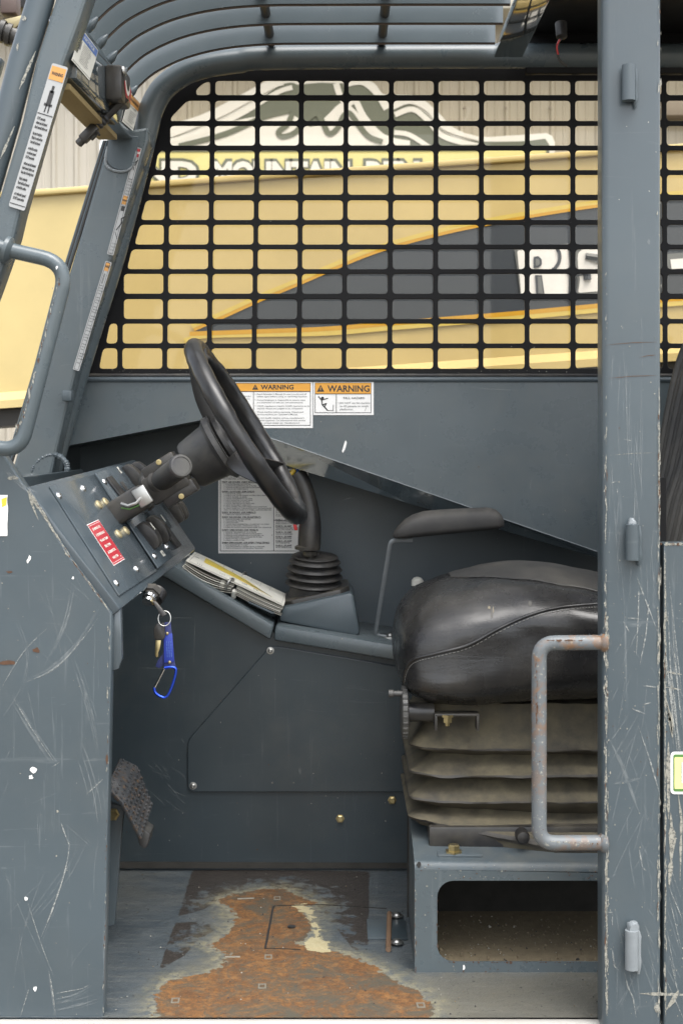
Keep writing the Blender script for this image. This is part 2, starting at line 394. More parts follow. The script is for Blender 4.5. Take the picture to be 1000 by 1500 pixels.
# ------------------------------------------------------------------ marks: scratches and chips as thin flecks on a surface
class Marks:
    def __init__(s, at, n=Vector((0, -1, 0)), off=0.0008):
        s.at, s.n, s.off = at, n, off; s.mb = MB(); s.mats = ['scratch', 'primer', 'rust_chip', 'faint', 'ink', 'white']; s.k = 0
    def pt(s, p):
        q = s.at(p[0], p[1]); return q + s.n * (s.off + 0.00002 * (s.k % 12))
    def stroke(s, pts, w, mat='scratch', taper=True, jag=0.25):
        s.k += 1; P2 = []
        for a, b in zip(pts[:-1], pts[1:]):
            L = math.hypot(b[0] - a[0], b[1] - a[1]); n = max(2, int(L / 9))
            for i in range(n): t = i / n; P2.append((a[0] + (b[0] - a[0]) * t, a[1] + (b[1] - a[1]) * t))
        P2.append(pts[-1]); vs = []; n = len(P2)
        for i, p in enumerate(P2):
            q0, q1 = P2[max(0, i - 1)], P2[min(n - 1, i + 1)]; dx, dy = q1[0] - q0[0], q1[1] - q0[1]; L = math.hypot(dx, dy) or 1
            ww = w / 2 * (1 + random.uniform(-jag, jag)); t = i / (n - 1)
            if taper: ww *= max(0.12, min(1, 4 * t, 4 * (1 - t)))
            vs += [s.pt((p[0] - dy / L * ww, p[1] + dx / L * ww)), s.pt((p[0] + dy / L * ww, p[1] - dx / L * ww))]
        s.mb.add(vs, [(2 * i, 2 * i + 1, 2 * i + 3, 2 * i + 2) for i in range(n - 1)], s.mats.index(mat)); return s
    def blob(s, x, y, rx, ry, mat='primer', n=8, jag=0.45, rot=0.0):
        s.k += 1; vs = [s.pt((x, y))]; c, sn = math.cos(rot), math.sin(rot)
        for i in range(n):
            a = 2 * math.pi * i / n; r = 1 + random.uniform(-jag, jag); u, v = rx * r * math.cos(a), ry * r * math.sin(a)
            vs.append(s.pt((x + u * c - v * sn, y + u * sn + v * c)))
        s.mb.add(vs, [(0, 1 + i, 1 + (i + 1) % n) for i in range(n)], s.mats.index(mat)); return s
    def edge(s, a, b, n, rx, ry, mat='primer', rust=0.15, spread=1.5):
        for i in range(n):
            t = random.random(); k = random.uniform(0.2, 1.0) ** 1.3 * (1.5 if random.random() < .12 else .75)
            x = a[0] + (b[0] - a[0]) * t + random.gauss(0, spread); y = a[1] + (b[1] - a[1]) * t
            s.blob(x, y, rx * k, ry * k * random.uniform(0.5, 2.0), 'rust_chip' if random.random() < rust else mat)
        return s
    def worn(s, a, b, n, L=(8, 40), w=(.8, 2.4), spread=1.0, mat='primer', rust=.1):
        dx, dy = b[0] - a[0], b[1] - a[1]; D_ = math.hypot(dx, dy); dx, dy = dx / D_, dy / D_
        for i in range(n):
            l = random.uniform(*L) * random.uniform(.3, 1); t = random.uniform(0, max(1, D_ - l)); o = random.gauss(0, spread); ww = random.uniform(*w) * .68
            pts = [(a[0] + dx * (t + l * k / 5) - dy * (o + random.uniform(-.5, .5)), a[1] + dy * (t + l * k / 5) + dx * (o + random.uniform(-.5, .5))) for k in range(6)]
            s.stroke(pts, ww, 'rust_chip' if random.random() < rust else mat, True, .7)
        return s
    def arc(s, pts, w=1.0, n=4, spread=3.0, mat='faint', core=None):
        p = smooth_px(pts, 5)
        if core: s.stroke(p, core, 'scratch', True, .5)
        for i in range(n):
            ox, oy = random.gauss(0, spread), random.gauss(0, spread); i0 = random.randint(0, len(p) // 3); i1 = random.randint(2 * len(p) // 3, len(p))
            q = [(x + ox, y + oy) for x, y in p[i0:i1]]
            if len(q) > 2: s.stroke(q, w * random.uniform(.5, 1.3), mat, True, .4)
        return s
    def specks(s, x0, y0, x1, y1, n, r=1.0, rust=0.15, ok=None):
        for i in range(n):
            x, y = random.uniform(x0, x1), random.uniform(y0, y1)
            if ok and not ok(x, y): continue
            k = r * random.uniform(0.25, 1.2) ** 1.5; s.blob(x, y, k, k * random.uniform(0.5, 1.4), 'rust_chip' if random.random() < rust else 'primer', 6)
        return s
    def hair(s, x0, y0, x1, y1, n, L=(30, 140), ang=(60, 120), w=(0.5, 1.2), bend=0.2, mat='faint'):
        for i in range(n):
            x, y = random.uniform(x0, x1), random.uniform(y0, y1); a = R(random.uniform(*ang)); l = random.uniform(*L); b = random.uniform(-bend, bend); pts = []
            for k in range(6):
                pts.append((x, y)); x += math.cos(a) * l / 5; y += math.sin(a) * l / 5; a += b / 5
            pts = [p for p in pts if x0 <= p[0] <= x1 and y0 <= p[1] <= y1]
            if len(pts) > 1: s.stroke(pts, random.uniform(*w), mat)
        return s
    def build(s, parent, name='paint_wear'):
        return s.mb.build(name, s.mats, parent, smooth=False, fix=False, kind='stuff')

# ================================================================== THE SETTING
def mat_ground():
    m, nt, b = new_mat('dry gravel'); v = ocoord(nt)
    n1 = noise(nt, v, 0.9, 6, 0.6); n2 = noise(nt, v, 40, 5, 0.7)
    c = mix(nt, n1, (0.14, 0.125, 0.10), (0.19, 0.17, 0.135)); c = mix(nt, ramp(nt, n2, 0.35, 0.75), c, (0.12, 0.105, 0.085))
    nt.links.new(c, b.inputs['Base Color']); b.inputs['Roughness'].default_value = 0.95
    bump(nt, b, n2, 0.6, 0.02); return m
M['gravel'] = mat_ground()
mb = MB(); mb.add([(-400, -400, 0), (400, -400, 0), (400, 400, 0), (-400, 400, 0)], [(0, 1, 2, 3)])
mb.build('ground', 'gravel', None, smooth=False, kind='structure')

# ------------------------------------------------------------------ building with ribbed metal siding
def mat_siding():
    m, nt, b = new_mat('beige steel siding'); v = ocoord(nt)
    st = ocoord(nt, (14, 14, 0.8)); s = noise(nt, st, 1.0, 5, 0.65)
    c = mix(nt, ramp(nt, s, 0.3, 0.75), (0.40, 0.365, 0.295), (0.48, 0.44, 0.37)); n2 = noise(nt, v, 7, 5, 0.6)
    c = mix(nt, ramp(nt, n2, 0.55, 0.85), c, (0.42, 0.385, 0.32))
    nt.links.new(c, b.inputs['Base Color']); b.inputs['Roughness'].default_value = 0.5; return m
M['siding'] = mat_siding()
M['trim'] = plain('grey brown trim', (0.30, 0.26, 0.22), 0.6)
M['white_trim'] = plain('white trim paint', (0.75, 0.75, 0.73), 0.5)
M['roof_metal'] = plain('beige roof metal', (0.4, 0.37, 0.3), 0.5)
YB = 8.0
bld = thing('building', 'beige building with vertical ribbed metal siding behind the yellow boom', 'building', (0, YB + 2, 0))
PITCH = 0.1262
def siding_mesh(n=7, h=2.6):
    vs = []; x = 0.0; prof = []
    for i in range(n):
        prof += [(x, 0), (x + 0.010, -0.016), (x + 0.026, -0.016), (x + 0.036, 0)]
        prof += [(x + 0.074, 0), (x + 0.078, -0.0035), (x + 0.088, -0.0035), (x + 0.092, 0)]; x += PITCH
    prof.append((x, 0)); n2 = len(prof)
    mb = MB(); mb.add([(a, b, z) for z in (0, h) for a, b in prof], [(i, i + 1, n2 + i + 1, n2 + i) for i in range(n2 - 1)])
    me = bpy.data.meshes.new('siding_panel'); me.from_pydata(mb.v, [], mb.f); me.materials.append(M['siding']); return me
sm = siding_mesh()
for k in range(-5, 6):
    o = bpy.data.objects.new('siding_panel', sm); COL.objects.link(o); o.parent = bld
    o.location = Vector((k * PITCH * 7 + 0.021, YB - 0.001 * (k % 2), 1.42)) - WLOC[bld]
mb = MB(); rbox(mb, (0, YB + 3.05, 2.0), (10.2, 6.0, 3.98), bev=0); mb.build('wall', 'siding', bld, smooth=False)
mb = MB(); rbox(mb, (0, YB + 3.0, 4.06), (10.8, 6.6, 0.12), bev=0.01); mb.build('roof', 'roof_metal', bld)
mb = MB(); rbox(mb, (0, YB - 0.03, 1.38), (10.0, 0.05, 0.08), bev=0.004); mb.build('sill_trim', 'trim', bld)
mb = MB(); rbox(mb, (-1.55, YB - 0.045, 0.68), (1.2, 0.06, 1.30), bev=0.004); mb.build('door', 'trim', bld)
mb = MB(); rbox(mb, (-1.99, YB - 0.085, 0.69), (0.24, 0.03, 1.31), bev=0.004); mb.build('door_post', 'white_trim', bld)
mb = MB()
for px, py in ((99, 155), (680, 158), (740, 158), (805, 158), (690, 262)):
    q = P(px, py, YB - 0.018); lathe(mb, q, (0, -1, 0), [(0, .008), (.004, .008), (.006, .004)], 8)
mb.build('siding_screws', 'trim', bld, kind='stuff')
# grey stained shelf seen right of the pillar
mb = MB(); q = P(1010, 157, YB - 0.06); rbox(mb, q, (0.30, 0.10, 0.11), bev=0.004); mb.build('vent_hood', 'trim', bld)

# ------------------------------------------------------------------ the painted sign on the siding
M['sign_white'] = plain('white sign face', (0.80, 0.79, 0.77), 0.45, 0, 0.04, 8)
M['sign_green'] = plain('grey green sign paint', (0.15, 0.165, 0.13), 0.5, 0, 0.08, 8)
M['sign_yellow'] = plain('lemon sign paint', (0.76, 0.70, 0.30), 0.5, 0, 0.05, 8)
YS = YB - 0.05
sgn = thing('building_sign', 'mountain shaped sign with white ridges and yellow name band on the siding', 'sign', P(480, 300, YS))
def spx(mb, pts, y, t=0.004, mi=0): slab(mb, [pts], y, t, 0, mi)
def ribbon_px(pts, w):
    L, Rr = [], []; n = len(pts)
    for i, p in enumerate(pts):
        a, b = pts[max(0, i - 1)], pts[min(n - 1, i + 1)]; dx, dy = b[0] - a[0], b[1] - a[1]; l = math.hypot(dx, dy)
        L.append((p[0] - dy / l * w / 2, p[1] + dx / l * w / 2)); Rr.append((p[0] + dy / l * w / 2, p[1] - dx / l * w / 2))
    return L, Rr
def smooth_px(pts, n=6):
    out = []
    for i in range(len(pts) - 1):
        p0, p1, p2, p3 = pts[max(0, i - 1)], pts[i], pts[i + 1], pts[min(len(pts) - 1, i + 2)]
        for k in range(n):
            t = k / n; c = []
            for d in (0, 1):
                c.append(0.5 * (2 * p1[d] + (p2[d] - p0[d]) * t + (2 * p0[d] - 5 * p1[d] + 4 * p2[d] - p3[d]) * t * t + (3 * p1[d] - p0[d] - 3 * p2[d] + p3[d]) * t ** 3))
            out.append(tuple(c))
    out.append(pts[-1]); return out
def strip_px(mb, pts, w, y, mi=0):
    p = smooth_px(pts); L, Rr = ribbon_px(p, w); n = len(p)
    mb.add([P(a[0], a[1], y) for a in L] + [P(a[0], a[1], y) for a in Rr], [(i, i + 1, n + i + 1, n + i) for i in range(n - 1)], mi)
sil = [(146, 330), (146, 212), (150, 200), (160, 194), (205, 191)] + smooth_px([(230, 186), (290, 170), (345, 143), (395, 116), (420, 108), (450, 106), (490, 108), (522, 112), (548, 122), (562, 138), (590, 139), (615, 143), (640, 163), (664, 187), (700, 200), (740, 199), (800, 195)], 4) + [(808, 199), (812, 208), (812, 330)]
mb = MB(); slab(mb, [sil], YS, 0.03); mb.build('board', 'sign_white', sgn)
mb = MB(); y = YS - 0.004
spx(mb, [(153, 330), (153, 212), (160, 201), (205, 197)] + smooth_px([(240, 203), (300, 190), (360, 160), (405, 128), (425, 121), (436, 124)], 4) + [(470, 121), (500, 122)] + smooth_px([(500, 122), (535, 125), (549, 140), (570, 158)], 4) + smooth_px([(575, 157), (598, 152), (622, 165), (650, 194), (690, 206), (760, 207), (798, 203)], 4) + [(804, 212), (804, 330)], y)
mb.build('mountain_field', 'sign_green', sgn)
mb = MB(); y = YS - 0.008                       # white snow field under the zigzag and the ridge lines
spx(mb, smooth_px([(205, 206), (260, 202), (330, 180), (395, 168), (428, 168), (455, 186), (478, 170), (505, 150), (540, 182), (570, 200), (600, 206)], 4) + [(600, 214), (205, 216)], y)
for pts, w in (([(240, 209), (300, 192), (355, 166), (405, 136), (428, 128)], 7), ([(250, 198), (318, 170), (372, 141), (400, 126), (415, 121)], 7),
               ([(492, 122), (498, 140), (508, 152), (520, 148), (531, 168), (548, 190), (566, 205)], 9),
               ([(503, 124), (530, 120), (551, 136), (566, 160)], 9), ([(578, 168), (604, 160), (626, 176), (650, 200), (700, 214)], 8),
               ([(577, 194), (598, 197), (620, 210), (640, 224)], 7), ([(575, 158), (600, 149), (626, 160), (652, 188), (700, 203)], 6)):
    strip_px(mb, pts, w, y - 0.001)
mb.build('snow_lines', 'sign_white', sgn)
mb = MB(); y = YS - 0.013
for pts, w in (([(262, 214), (330, 196), (385, 172), (424, 162)], 8), ([(428, 166), (421, 182), (408, 193), (414, 200), (432, 194), (448, 176), (464, 166), (474, 182), (482, 196), (494, 188), (503, 170), (512, 166), (526, 184), (540, 200), (560, 208)], 8)):
    strip_px(mb, pts, w, y)
spx(mb, [(160, 215), (700, 212), (700, 221), (160, 223)], y - 0.001, 0.003)
mb.build('ridge_green_lines', 'sign_green', sgn)  # printed green lines of the sign's mountain
mb = MB(); spx(mb, [(160, 224), (799, 216), (799, 330), (160, 330)], YS - 0.010); mb.build('name_band', 'sign_yellow', sgn)
def sign_text(t, px0, px1, top, size_px, mat, dy, bold):
    vs, fs = textmesh(t, bold, 3); x0, x1 = min(v[0] for v in vs), max(v[0] for v in vs); yt = max(v[1] for v in vs)
    mb = MB(); k = (px1 - px0) / (x1 - x0)
    mb.add([P(px0 + (v[0] - x0) * k, top + (yt - v[1]) * size_px, dy) for v in vs], fs); return mb
for i, (t, a, b) in enumerate((('ND', 208, 289), ('MOUNTAIN', 312, 512), ('REN', 536, 614))):
    for mat, dy, bold, g in (('sign_green', YS - 0.016, 0.11, 4.5), ('sign_white', YS - 0.019, 0.055, 0)):
        sign_text(t, a - g, b + g, 236 - g, 42 + g, mat, dy, bold).build('lettering', mat, sgn, smooth=False, fix=False)

# ------------------------------------------------------------------ the yellow boom of the machine parked behind
M['boom_yellow'] = paint('cream yellow paint', base=(0.53, 0.415, 0.18), rough=0.38, dust=0.05, chips=0.05, scr=0.06, dustcol=(0.5, 0.42, 0.25), smudge=0.1)
M['decal_slate'] = plain('slate decal', (0.034, 0.044, 0.062), 0.42, 0, 0.08, 6)
M['decal_gold'] = plain('gold decal stripe', (0.55, 0.30, 0.015), 0.4)
M['decal_pale'] = plain('pale yellow decal stripe', (0.60, 0.46, 0.11), 0.4)
M['decal_grey'] = plain('grey letter shadow', (0.14, 0.15, 0.16), 0.4)
M['decal_white'] = plain('white decal', (0.78, 0.78, 0.80), 0.4)
M['boom_black'] = plain('black boom pipe and shade', (0.02, 0.018, 0.015), 0.6)
YT = 4.4
boom = thing('telehandler_boom', 'long cream yellow lifting boom with slate decal seen through the guard', 'boom', P(300, 590, YT + 0.2))
def bt(x): return 282.5 - 0.071 * x          # top and bottom edge of the boom side in pixels on the plane YT
def bb(x): return 576 - 0.0705 * x
def bp(x, y): return P(x, y, YT)
XL, XR = -900, 2100
mb = MB(); prism(mb, [bp(XL, bt(XL) + 6), bp(XR, bt(XR) + 6), bp(XR, bb(XR)), bp(XL, bb(XL))], (0, 0.42, 0)); mb.build('beam', 'boom_yellow', boom, smooth=False)
mb = MB(); prism(mb, [bp(XL, bt(XL)), bp(XR, bt(XR)), bp(XR, bt(XR) + 9), bp(XL, bt(XL) + 9)], (0, -0.022, 0), 0.006); mb.build('top_flange', 'boom_yellow', boom)
mb = MB()
q = [bp(XL, bb(XL) - 1), bp(XR, bb(XR) - 1)]; d = Vector((0, -0.030, -0.026)); e = Vector((0, 0, -0.024))
mb.add([q[0], q[1], q[1] + d, q[0] + d, q[1] + d + e, q[0] + d + e, q[1] + Vector((0, 0.4, -0.05)), q[0] + Vector((0, 0.4, -0.05))], [(0, 1, 2, 3), (3, 2, 4, 5), (5, 4, 6, 7)])
mb.build('bottom_flange', 'boom_yellow', boom, smooth=False)
mb = MB(); prism(mb, [bp(XL, bb(XL) + 26), bp(XR, bb(XR) + 18), bp(XR, bb(XR) + 60), bp(XL, bb(XL) + 44)], (0, 0.3, 0)); 
for p in mb.v: pass
mb.build('underside_shade', 'boom_black', boom, smooth=False)  # black bar that paints in the shade under the boom
mb = MB(); tube(mb, [P(-400, 624, YT + 0.25), P(220, 609, YT + 0.25), P(1400, 580, YT + 0.25)], 0.011, 8); mb.build('hydraulic_pipe', 'boom_black', boom)
UP = smooth_px([(284, 485), (330, 465), (385, 440), (440, 417), (500, 391), (560, 368), (640, 346), (720, 329), (800, 315), (880, 303), (1010, 288), (1200, 272)], 5)
LO = [(1200, 420), (1010, 434), (880, 445), (760, 456), (650, 465), (575, 471), (480, 479), (380, 483)]
mb = MB()
slab(mb, [UP + LO], YT - 0.004, 0.003, 0, 0)
strip_px(mb, [(x, y - 2) for x, y in UP[::5]], 4.5, YT - 0.0085, 1); strip_px(mb, [(x - 3, y - 7) for x, y in UP[::5]], 6, YT - 0.0085, 2)
strip_px(mb, [(278, 489)] + [(x, y + 2.5) for x, y in LO[::-1]], 6.5, YT - 0.0085, 1); strip_px(mb, [(270, 499), (300, 492), (380, 490)] + [(x, y + 9) for x, y in LO[::-1][1:]], 7, YT - 0.0082, 2)
mb.build('decal_swoosh', ['decal_slate', 'decal_gold', 'decal_pale'], boom, smooth=False)
mb = MB(); y1 = YT - 0.012
slab(mb, [[(753, 366), (832, 357), (840, 372), (838, 398), (843, 434), (762, 436)]], y1 + .002, 0.0015, 0, 1)
slab(mb, [round_poly([(757, 367), (828, 361), (835, 374), (833, 392), (822, 396), (834, 402), (834, 430), (763, 433)], 3)], y1, 0.0015, 0, 0)
slab(mb, [round_poly([(842, 362), (930, 352), (934, 372), (934, 428), (843, 433), (846, 412), (842, 390)], [12, 3, 3, 8, 4, 4, 10])], y1 + .002, 0.0015, 0, 1)
slab(mb, [round_poly([(845, 366), (926, 357), (930, 374), (930, 422), (846, 429), (849, 410), (846, 392)], [12, 3, 3, 8, 4, 4, 10])], y1, 0.0015, 0, 0)
slab(mb, [[(975, 372), (1064, 366), (1066, 394), (978, 398)]], y1 + .002, 0.0015, 0, 1); slab(mb, [[(981, 380), (1060, 374), (1062, 390), (983, 394)]], y1, 0.0015, 0, 0)
y2 = y1 - 0.004
slab(mb, [round_poly([(781, 376), (788, 375), (793, 380), (793, 388), (788, 392), (781, 393)], 1.5)], y2, 0.0012, 0, 2)
slab(mb, [round_poly([(784, 379), (788, 379), (790, 382), (790, 386), (787, 389), (784, 389)], 1.0)], y2 - .002, 0.001, 0, 1)
slab(mb, [[(783, 403), (793, 403), (797, 431), (785, 431)]], y2, 0.0012, 0, 2); slab(mb, [[(787, 405), (792, 405), (795, 430), (788, 430)]], y2 - .002, 0.001, 0, 1)
strip_px(mb, [(815, 364), (819, 372), (818, 384), (812, 393), (808, 395)], 5, y2, 2)
slab(mb, [[(832, 361), (840, 361), (839, 395), (845, 436), (832, 434), (833, 404), (829, 396), (834, 390)]], y2 - .001, 0.0012, 0, 2)
tube(mb, [P(857, 375, y2), P(872, 377, y2), P(930, 374, y2)], 0.011, 6, 2); strip_px(mb, [(858, 378), (875, 384), (890, 391), (930, 404)], 3.2, y2 - .003, 1)
tube(mb, [P(859, 401, y2), P(860, 410, y2)], 0.012, 8, 2); strip_px(mb, [(843, 404), (853, 402), (858, 402)], 3.0, y2, 2)
mb.build('decal_lettering', ['decal_white', 'decal_grey', 'decal_slate'], boom, smooth=False)

# black fittings seen past the upper left corner of the cab
fit = thing('hydraulic_fitting', 'black hydraulic hose fitting with brass elbow above the near front pillar', 'hose fitting', P(20, 60, 3.4))
mb = MB(); tube(mb, fillet([P(-60, 40, 3.4), P(5, 44, 3.4), P(40, 62, 3.4)], 0.02), 0.024, 14)
for x, y in ((6, 44), (16, 49)): tube(mb, [P(x - 3, y, 3.4), P(x + 3, y + 2, 3.4)], 0.030, 12)
mb.build('hose', 'black_plastic', fit)
mb = MB(); rbox(mb, P(16, 8, 3.4), (0.038, 0.05, 0.05), bev=0.004); mb.build('manifold_block', plain('rusty brown block', (0.09, 0.06, 0.05), 0.5), fit)
mb = MB(); prism(mb, [P(5, 28, 3.38), P(40, 20, 3.38), P(42, 24, 3.38), P(20, 43, 3.38), P(14, 36, 3.38)], (0, 0.05, 0), 0.003); mb.build('bracket', 'bronze', fit)
mb = MB(); prism(mb, [P(-60, -60, 3.6), P(60, -60, 3.6), P(45, 12, 3.6), P(-60, 5, 3.6)], (0, 0.1, 0), 0.004); mb.build('hose_block', 'black_plastic', fit)
mb = MB(); prism(mb, [P(-60, 76, 2.6), P(3, 84, 2.6), P(-4, 108, 2.6), P(-60, 190, 2.6)], (0, 0.03, 0), 0.003); mb.build('guard_tab', 'slate_clean', fit)

# ================================================================== THE CAB
YF, YW = 2.30, 3.08
cab = thing('telehandler_cab', 'open slate grey operator cab of a lifting machine, scratched and rusty floored', 'vehicle cab', (0, 2.7, CZ - 0.95))

# ---- floor with rust, halo and worn grip tape
ZF = -0.93
def fl(px, py, dz=0.0): return PZ(px, py, ZF + dz)
def poly_floor(pts): return [tuple(fl(*p).xy) for p in pts]
def sdist(p, poly):
    x, y = p; d = 1e9; ins = False; n = len(poly)
    for i in range(n):
        x0, y0 = poly[i]; x1, y1 = poly[(i + 1) % n]; dx, dy = x1 - x0, y1 - y0
        t = max(0, min(1, ((x - x0) * dx + (y - y0) * dy) / (dx * dx + dy * dy))); d = min(d, (x - x0 - t * dx) ** 2 + (y - y0 - t * dy) ** 2)
        if (y0 > y) != (y1 > y) and x < x0 + (y - y0) / (y1 - y0) * (x1 - x0): ins = not ins
    d = math.sqrt(d); return -d if ins else d
RUST = poly_floor([(321, 1318), (348, 1308), (411, 1300), (438, 1312), (462, 1324), (440, 1328), (453, 1345), (456, 1357), (450, 1375), (437, 1383), (479, 1393), (533, 1409), (573, 1430), (605, 1452), (632, 1479), (645, 1515), (228, 1515), (231, 1456), (254, 1436), (317, 1420), (339, 1398), (310, 1384), (335, 1366), (346, 1344), (335, 1330)])
CREAM = poly_floor([(428, 1324), (446, 1324), (460, 1342), (466, 1370), (484, 1393), (462, 1393), (436, 1384), (453, 1370), (456, 1352)])
TAPE = [poly_floor([(283, 1274), (412, 1275), (412, 1303), (348, 1306), (322, 1318), (298, 1332), (262, 1342)]), poly_floor([(413, 1275), (540, 1277), (538, 1385), (520, 1393), (470, 1330), (413, 1302)]), poly_floor([(258, 1352), (300, 1350), (318, 1360), (285, 1380), (272, 1398), (234, 1420), (246, 1384)])]
XS0, XS1, YS0, YS1 = -0.62, 0.72, 2.296, 3.10
DUST = poly_floor([(640, 1432), (920, 1430), (920, 1510), (665, 1510)])
nx, ny = 170, 104; vs = []; ra = []; ca = []; ta = []; da = []
for j in range(ny + 1):
    for i in range(nx + 1):
        x = XS0 + (XS1 - XS0) * i / nx; y = YS0 + (YS1 - YS0) * j / ny
        w = Vector((x * 9, y * 9, 0)); jx, jy = 0.012 * mnoise.noise(w), 0.012 * mnoise.noise(w + Vector((7, 3, 1)))
        q = (x + jx, y + jy)
        vs.append((x, y, CZ + ZF)); ra.append(sdist(q, RUST)); ca.append(sdist(q, CREAM)); ta.append(min(sdist((x, y), t) for t in TAPE)); da.append(sdist(q, DUST))
fs = [(j * (nx + 1) + i, j * (nx + 1) + i + 1, (j + 1) * (nx + 1) + i + 1, (j + 1) * (nx + 1) + i) for j in range(ny) for i in range(nx)]
def mat_floor():
    m, nt, b = new_mat('rusty cab floor'); v = ocoord(nt)
    def att(n):
        a = N(nt, 'ShaderNodeAttribute'); a.attribute_name = n; return a.outputs['Fac']
    r, c_, t = att('rust'), att('cream'), att('tape')
    fine = noise(nt, v, 55, 7, 0.7); mid = noise(nt, v, 16, 6, 0.65); big = noise(nt, v, 5, 4)
    jit = mth(nt, 'ADD', mth(nt, 'MULTIPLY', mth(nt, 'SUBTRACT', fine, 0.5), 0.05), mth(nt, 'MULTIPLY', mth(nt, 'SUBTRACT', mid, 0.5), 0.07))
    rj = mth(nt, 'ADD', r, jit)
    base = mix(nt, ramp(nt, mid, 0.3, 0.7), (0.041, 0.055, 0.066), (0.084, 0.098, 0.105))
    fs_ = ocoord(nt, (14, 150, 1)); base = mix(nt, mth(nt, 'MULTIPLY', ramp(nt, noise(nt, fs_, 1.0, 4, 0.8, 1.5), 0.56, 0.68), 0.6), base, (0.20, 0.205, 0.19))
    dj = mth(nt, 'ADD', att('dust'), mth(nt, 'MULTIPLY', mth(nt, 'SUBTRACT', mid, 0.5), 0.16)); base = mix(nt, ramp(nt, dj, -0.04, 0.06, (.75, .75, .75, 1), (0, 0, 0, 1)), base, mix(nt, fine, (0.10, 0.098, 0.085), (0.17, 0.155, 0.115)))
    sv = ocoord(nt, (5, 40, 1)); base = mix(nt, mth(nt, 'MULTIPLY', ramp(nt, noise(nt, sv, 1.5, 5, 0.7), 0.5, 0.75), 0.5), base, (0.17, 0.17, 0.15))
    base = mix(nt, mth(nt, 'MULTIPLY', ramp(nt, big, 0.45, 0.7), 0.35), base, (0.15, 0.135, 0.095))
    base = mix(nt, mth(nt, 'LESS_THAN', noise(nt, v, 140, 3, 0.6), 0.33), base, (0.035, 0.035, 0.033))
    # worn grip tape
    tj = mth(nt, 'ADD', t, mth(nt, 'MULTIPLY', mth(nt, 'SUBTRACT', fine, 0.62), 0.01))
    tm = mth(nt, 'LESS_THAN', tj, 0.0); away = mth(nt, 'GREATER_THAN', mth(nt, 'ADD', rj, mth(nt, 'MULTIPLY', mth(nt, 'SUBTRACT', mid, 0.5), 0.10)), 0.006)
    wear = mth(nt, 'GREATER_THAN', noise(nt, v, 38, 7, 0.75, 0.4), 0.50)
    tape = mix(nt, fine, (0.022, 0.019, 0.017), (0.048, 0.041, 0.035))
    tape = mix(nt, mth(nt, 'GREATER_THAN', noise(nt, v, 330, 2), 0.66), tape, (0.15, 0.14, 0.12))
    base = mix(nt, mth(nt, 'MULTIPLY', mth(nt, 'MULTIPLY', tm, away), mth(nt, 'MAXIMUM', wear, mth(nt, 'GREATER_THAN', mth(nt, 'ADD', r, mth(nt, 'MULTIPLY', mth(nt, 'SUBTRACT', mid, 0.5), 0.2)), 0.075))), base, tape)
    # pale halo of lifting paint round the rust
    halo = mth(nt, 'LESS_THAN', mth(nt, 'ADD', rj, mth(nt, 'MULTIPLY', mth(nt, 'SUBTRACT', mid, 0.5), 0.06)), 0.017)
    hs = ramp(nt, rj, 0.0, 0.055, (1, 1, 1, 1), (0, 0, 0, 1))
    base = mix(nt, mth(nt, 'MULTIPLY', mth(nt, 'MAXIMUM', mth(nt, 'MULTIPLY', halo, 0.8), mth(nt, 'MULTIPLY', hs, 0.75)), ramp(nt, noise(nt, v, 75, 8, 0.8), 0.40, 0.56)), base, (0.235, 0.215, 0.14))
    # rust
    sp = noise(nt, v, 120, 8, 0.85); rust = mix(nt, ramp(nt, sp, 0.42, 0.60), (0.080, 0.050, 0.024), (0.23, 0.098, 0.024))
    rust = mix(nt, mth(nt, 'MULTIPLY', ramp(nt, mid, 0.40, 0.62), 0.5), rust, (0.085, 0.034, 0.012))
    rust = mix(nt, ramp(nt, fine, 0.50, 0.72), rust, (0.25, 0.125, 0.042))
    rust = mix(nt, ramp(nt, noise(nt, v, 11, 9, 0.85, 0.6), 0.47, 0.585), rust, (0.070, 0.062, 0.043))
    rust = mix(nt, mth(nt, 'LESS_THAN', noise(nt, v, 130, 4, 0.7), 0.36), rust, (0.06, 0.03, 0.018))
    base = mix(nt, mth(nt, 'LESS_THAN', rj, 0.0), base, rust)
    cm = mth(nt, 'LESS_THAN', mth(nt, 'ADD', c_, mth(nt, 'ADD', mth(nt, 'MULTIPLY', mth(nt, 'SUBTRACT', fine, 0.47), 0.06), mth(nt, 'MULTIPLY', mth(nt, 'SUBTRACT', mid, 0.5), 0.02))), 0.0)
    base = mix(nt, mth(nt, 'MULTIPLY', cm, 0.9), base, mix(nt, fine, (0.36, 0.31, 0.17), (0.48, 0.43, 0.27)))
    nt.links.new(base, b.inputs['Base Color'])
    nt.links.new(mth(nt, 'ADD', 0.42, mth(nt, 'MULTIPLY', ramp(nt, rj, -0.005, 0.02, (1, 1, 1, 1), (0, 0, 0, 1)), 0.4)), b.inputs['Roughness'])
    bump(nt, b, mth(nt, 'ADD', mth(nt, 'ADD', fine, mth(nt, 'MULTIPLY', noise(nt, v, 200, 3), 0.5)), mth(nt, 'MULTIPLY', mth(nt, 'LESS_THAN', rj, 0.0), -0.35)), 0.55, 0.004)
    return m
M['floor'] = mat_floor()
me = bpy.data.meshes.new('floor'); me.from_pydata(vs, [], fs)
for nme, arr in (('rust', ra), ('cream', ca), ('tape', ta), ('dust', da)):
    a = me.attributes.new(nme, 'FLOAT', 'POINT'); a.data.foreach_set('value', arr)
floor = link('floor_plate', me, cab, 'floor')
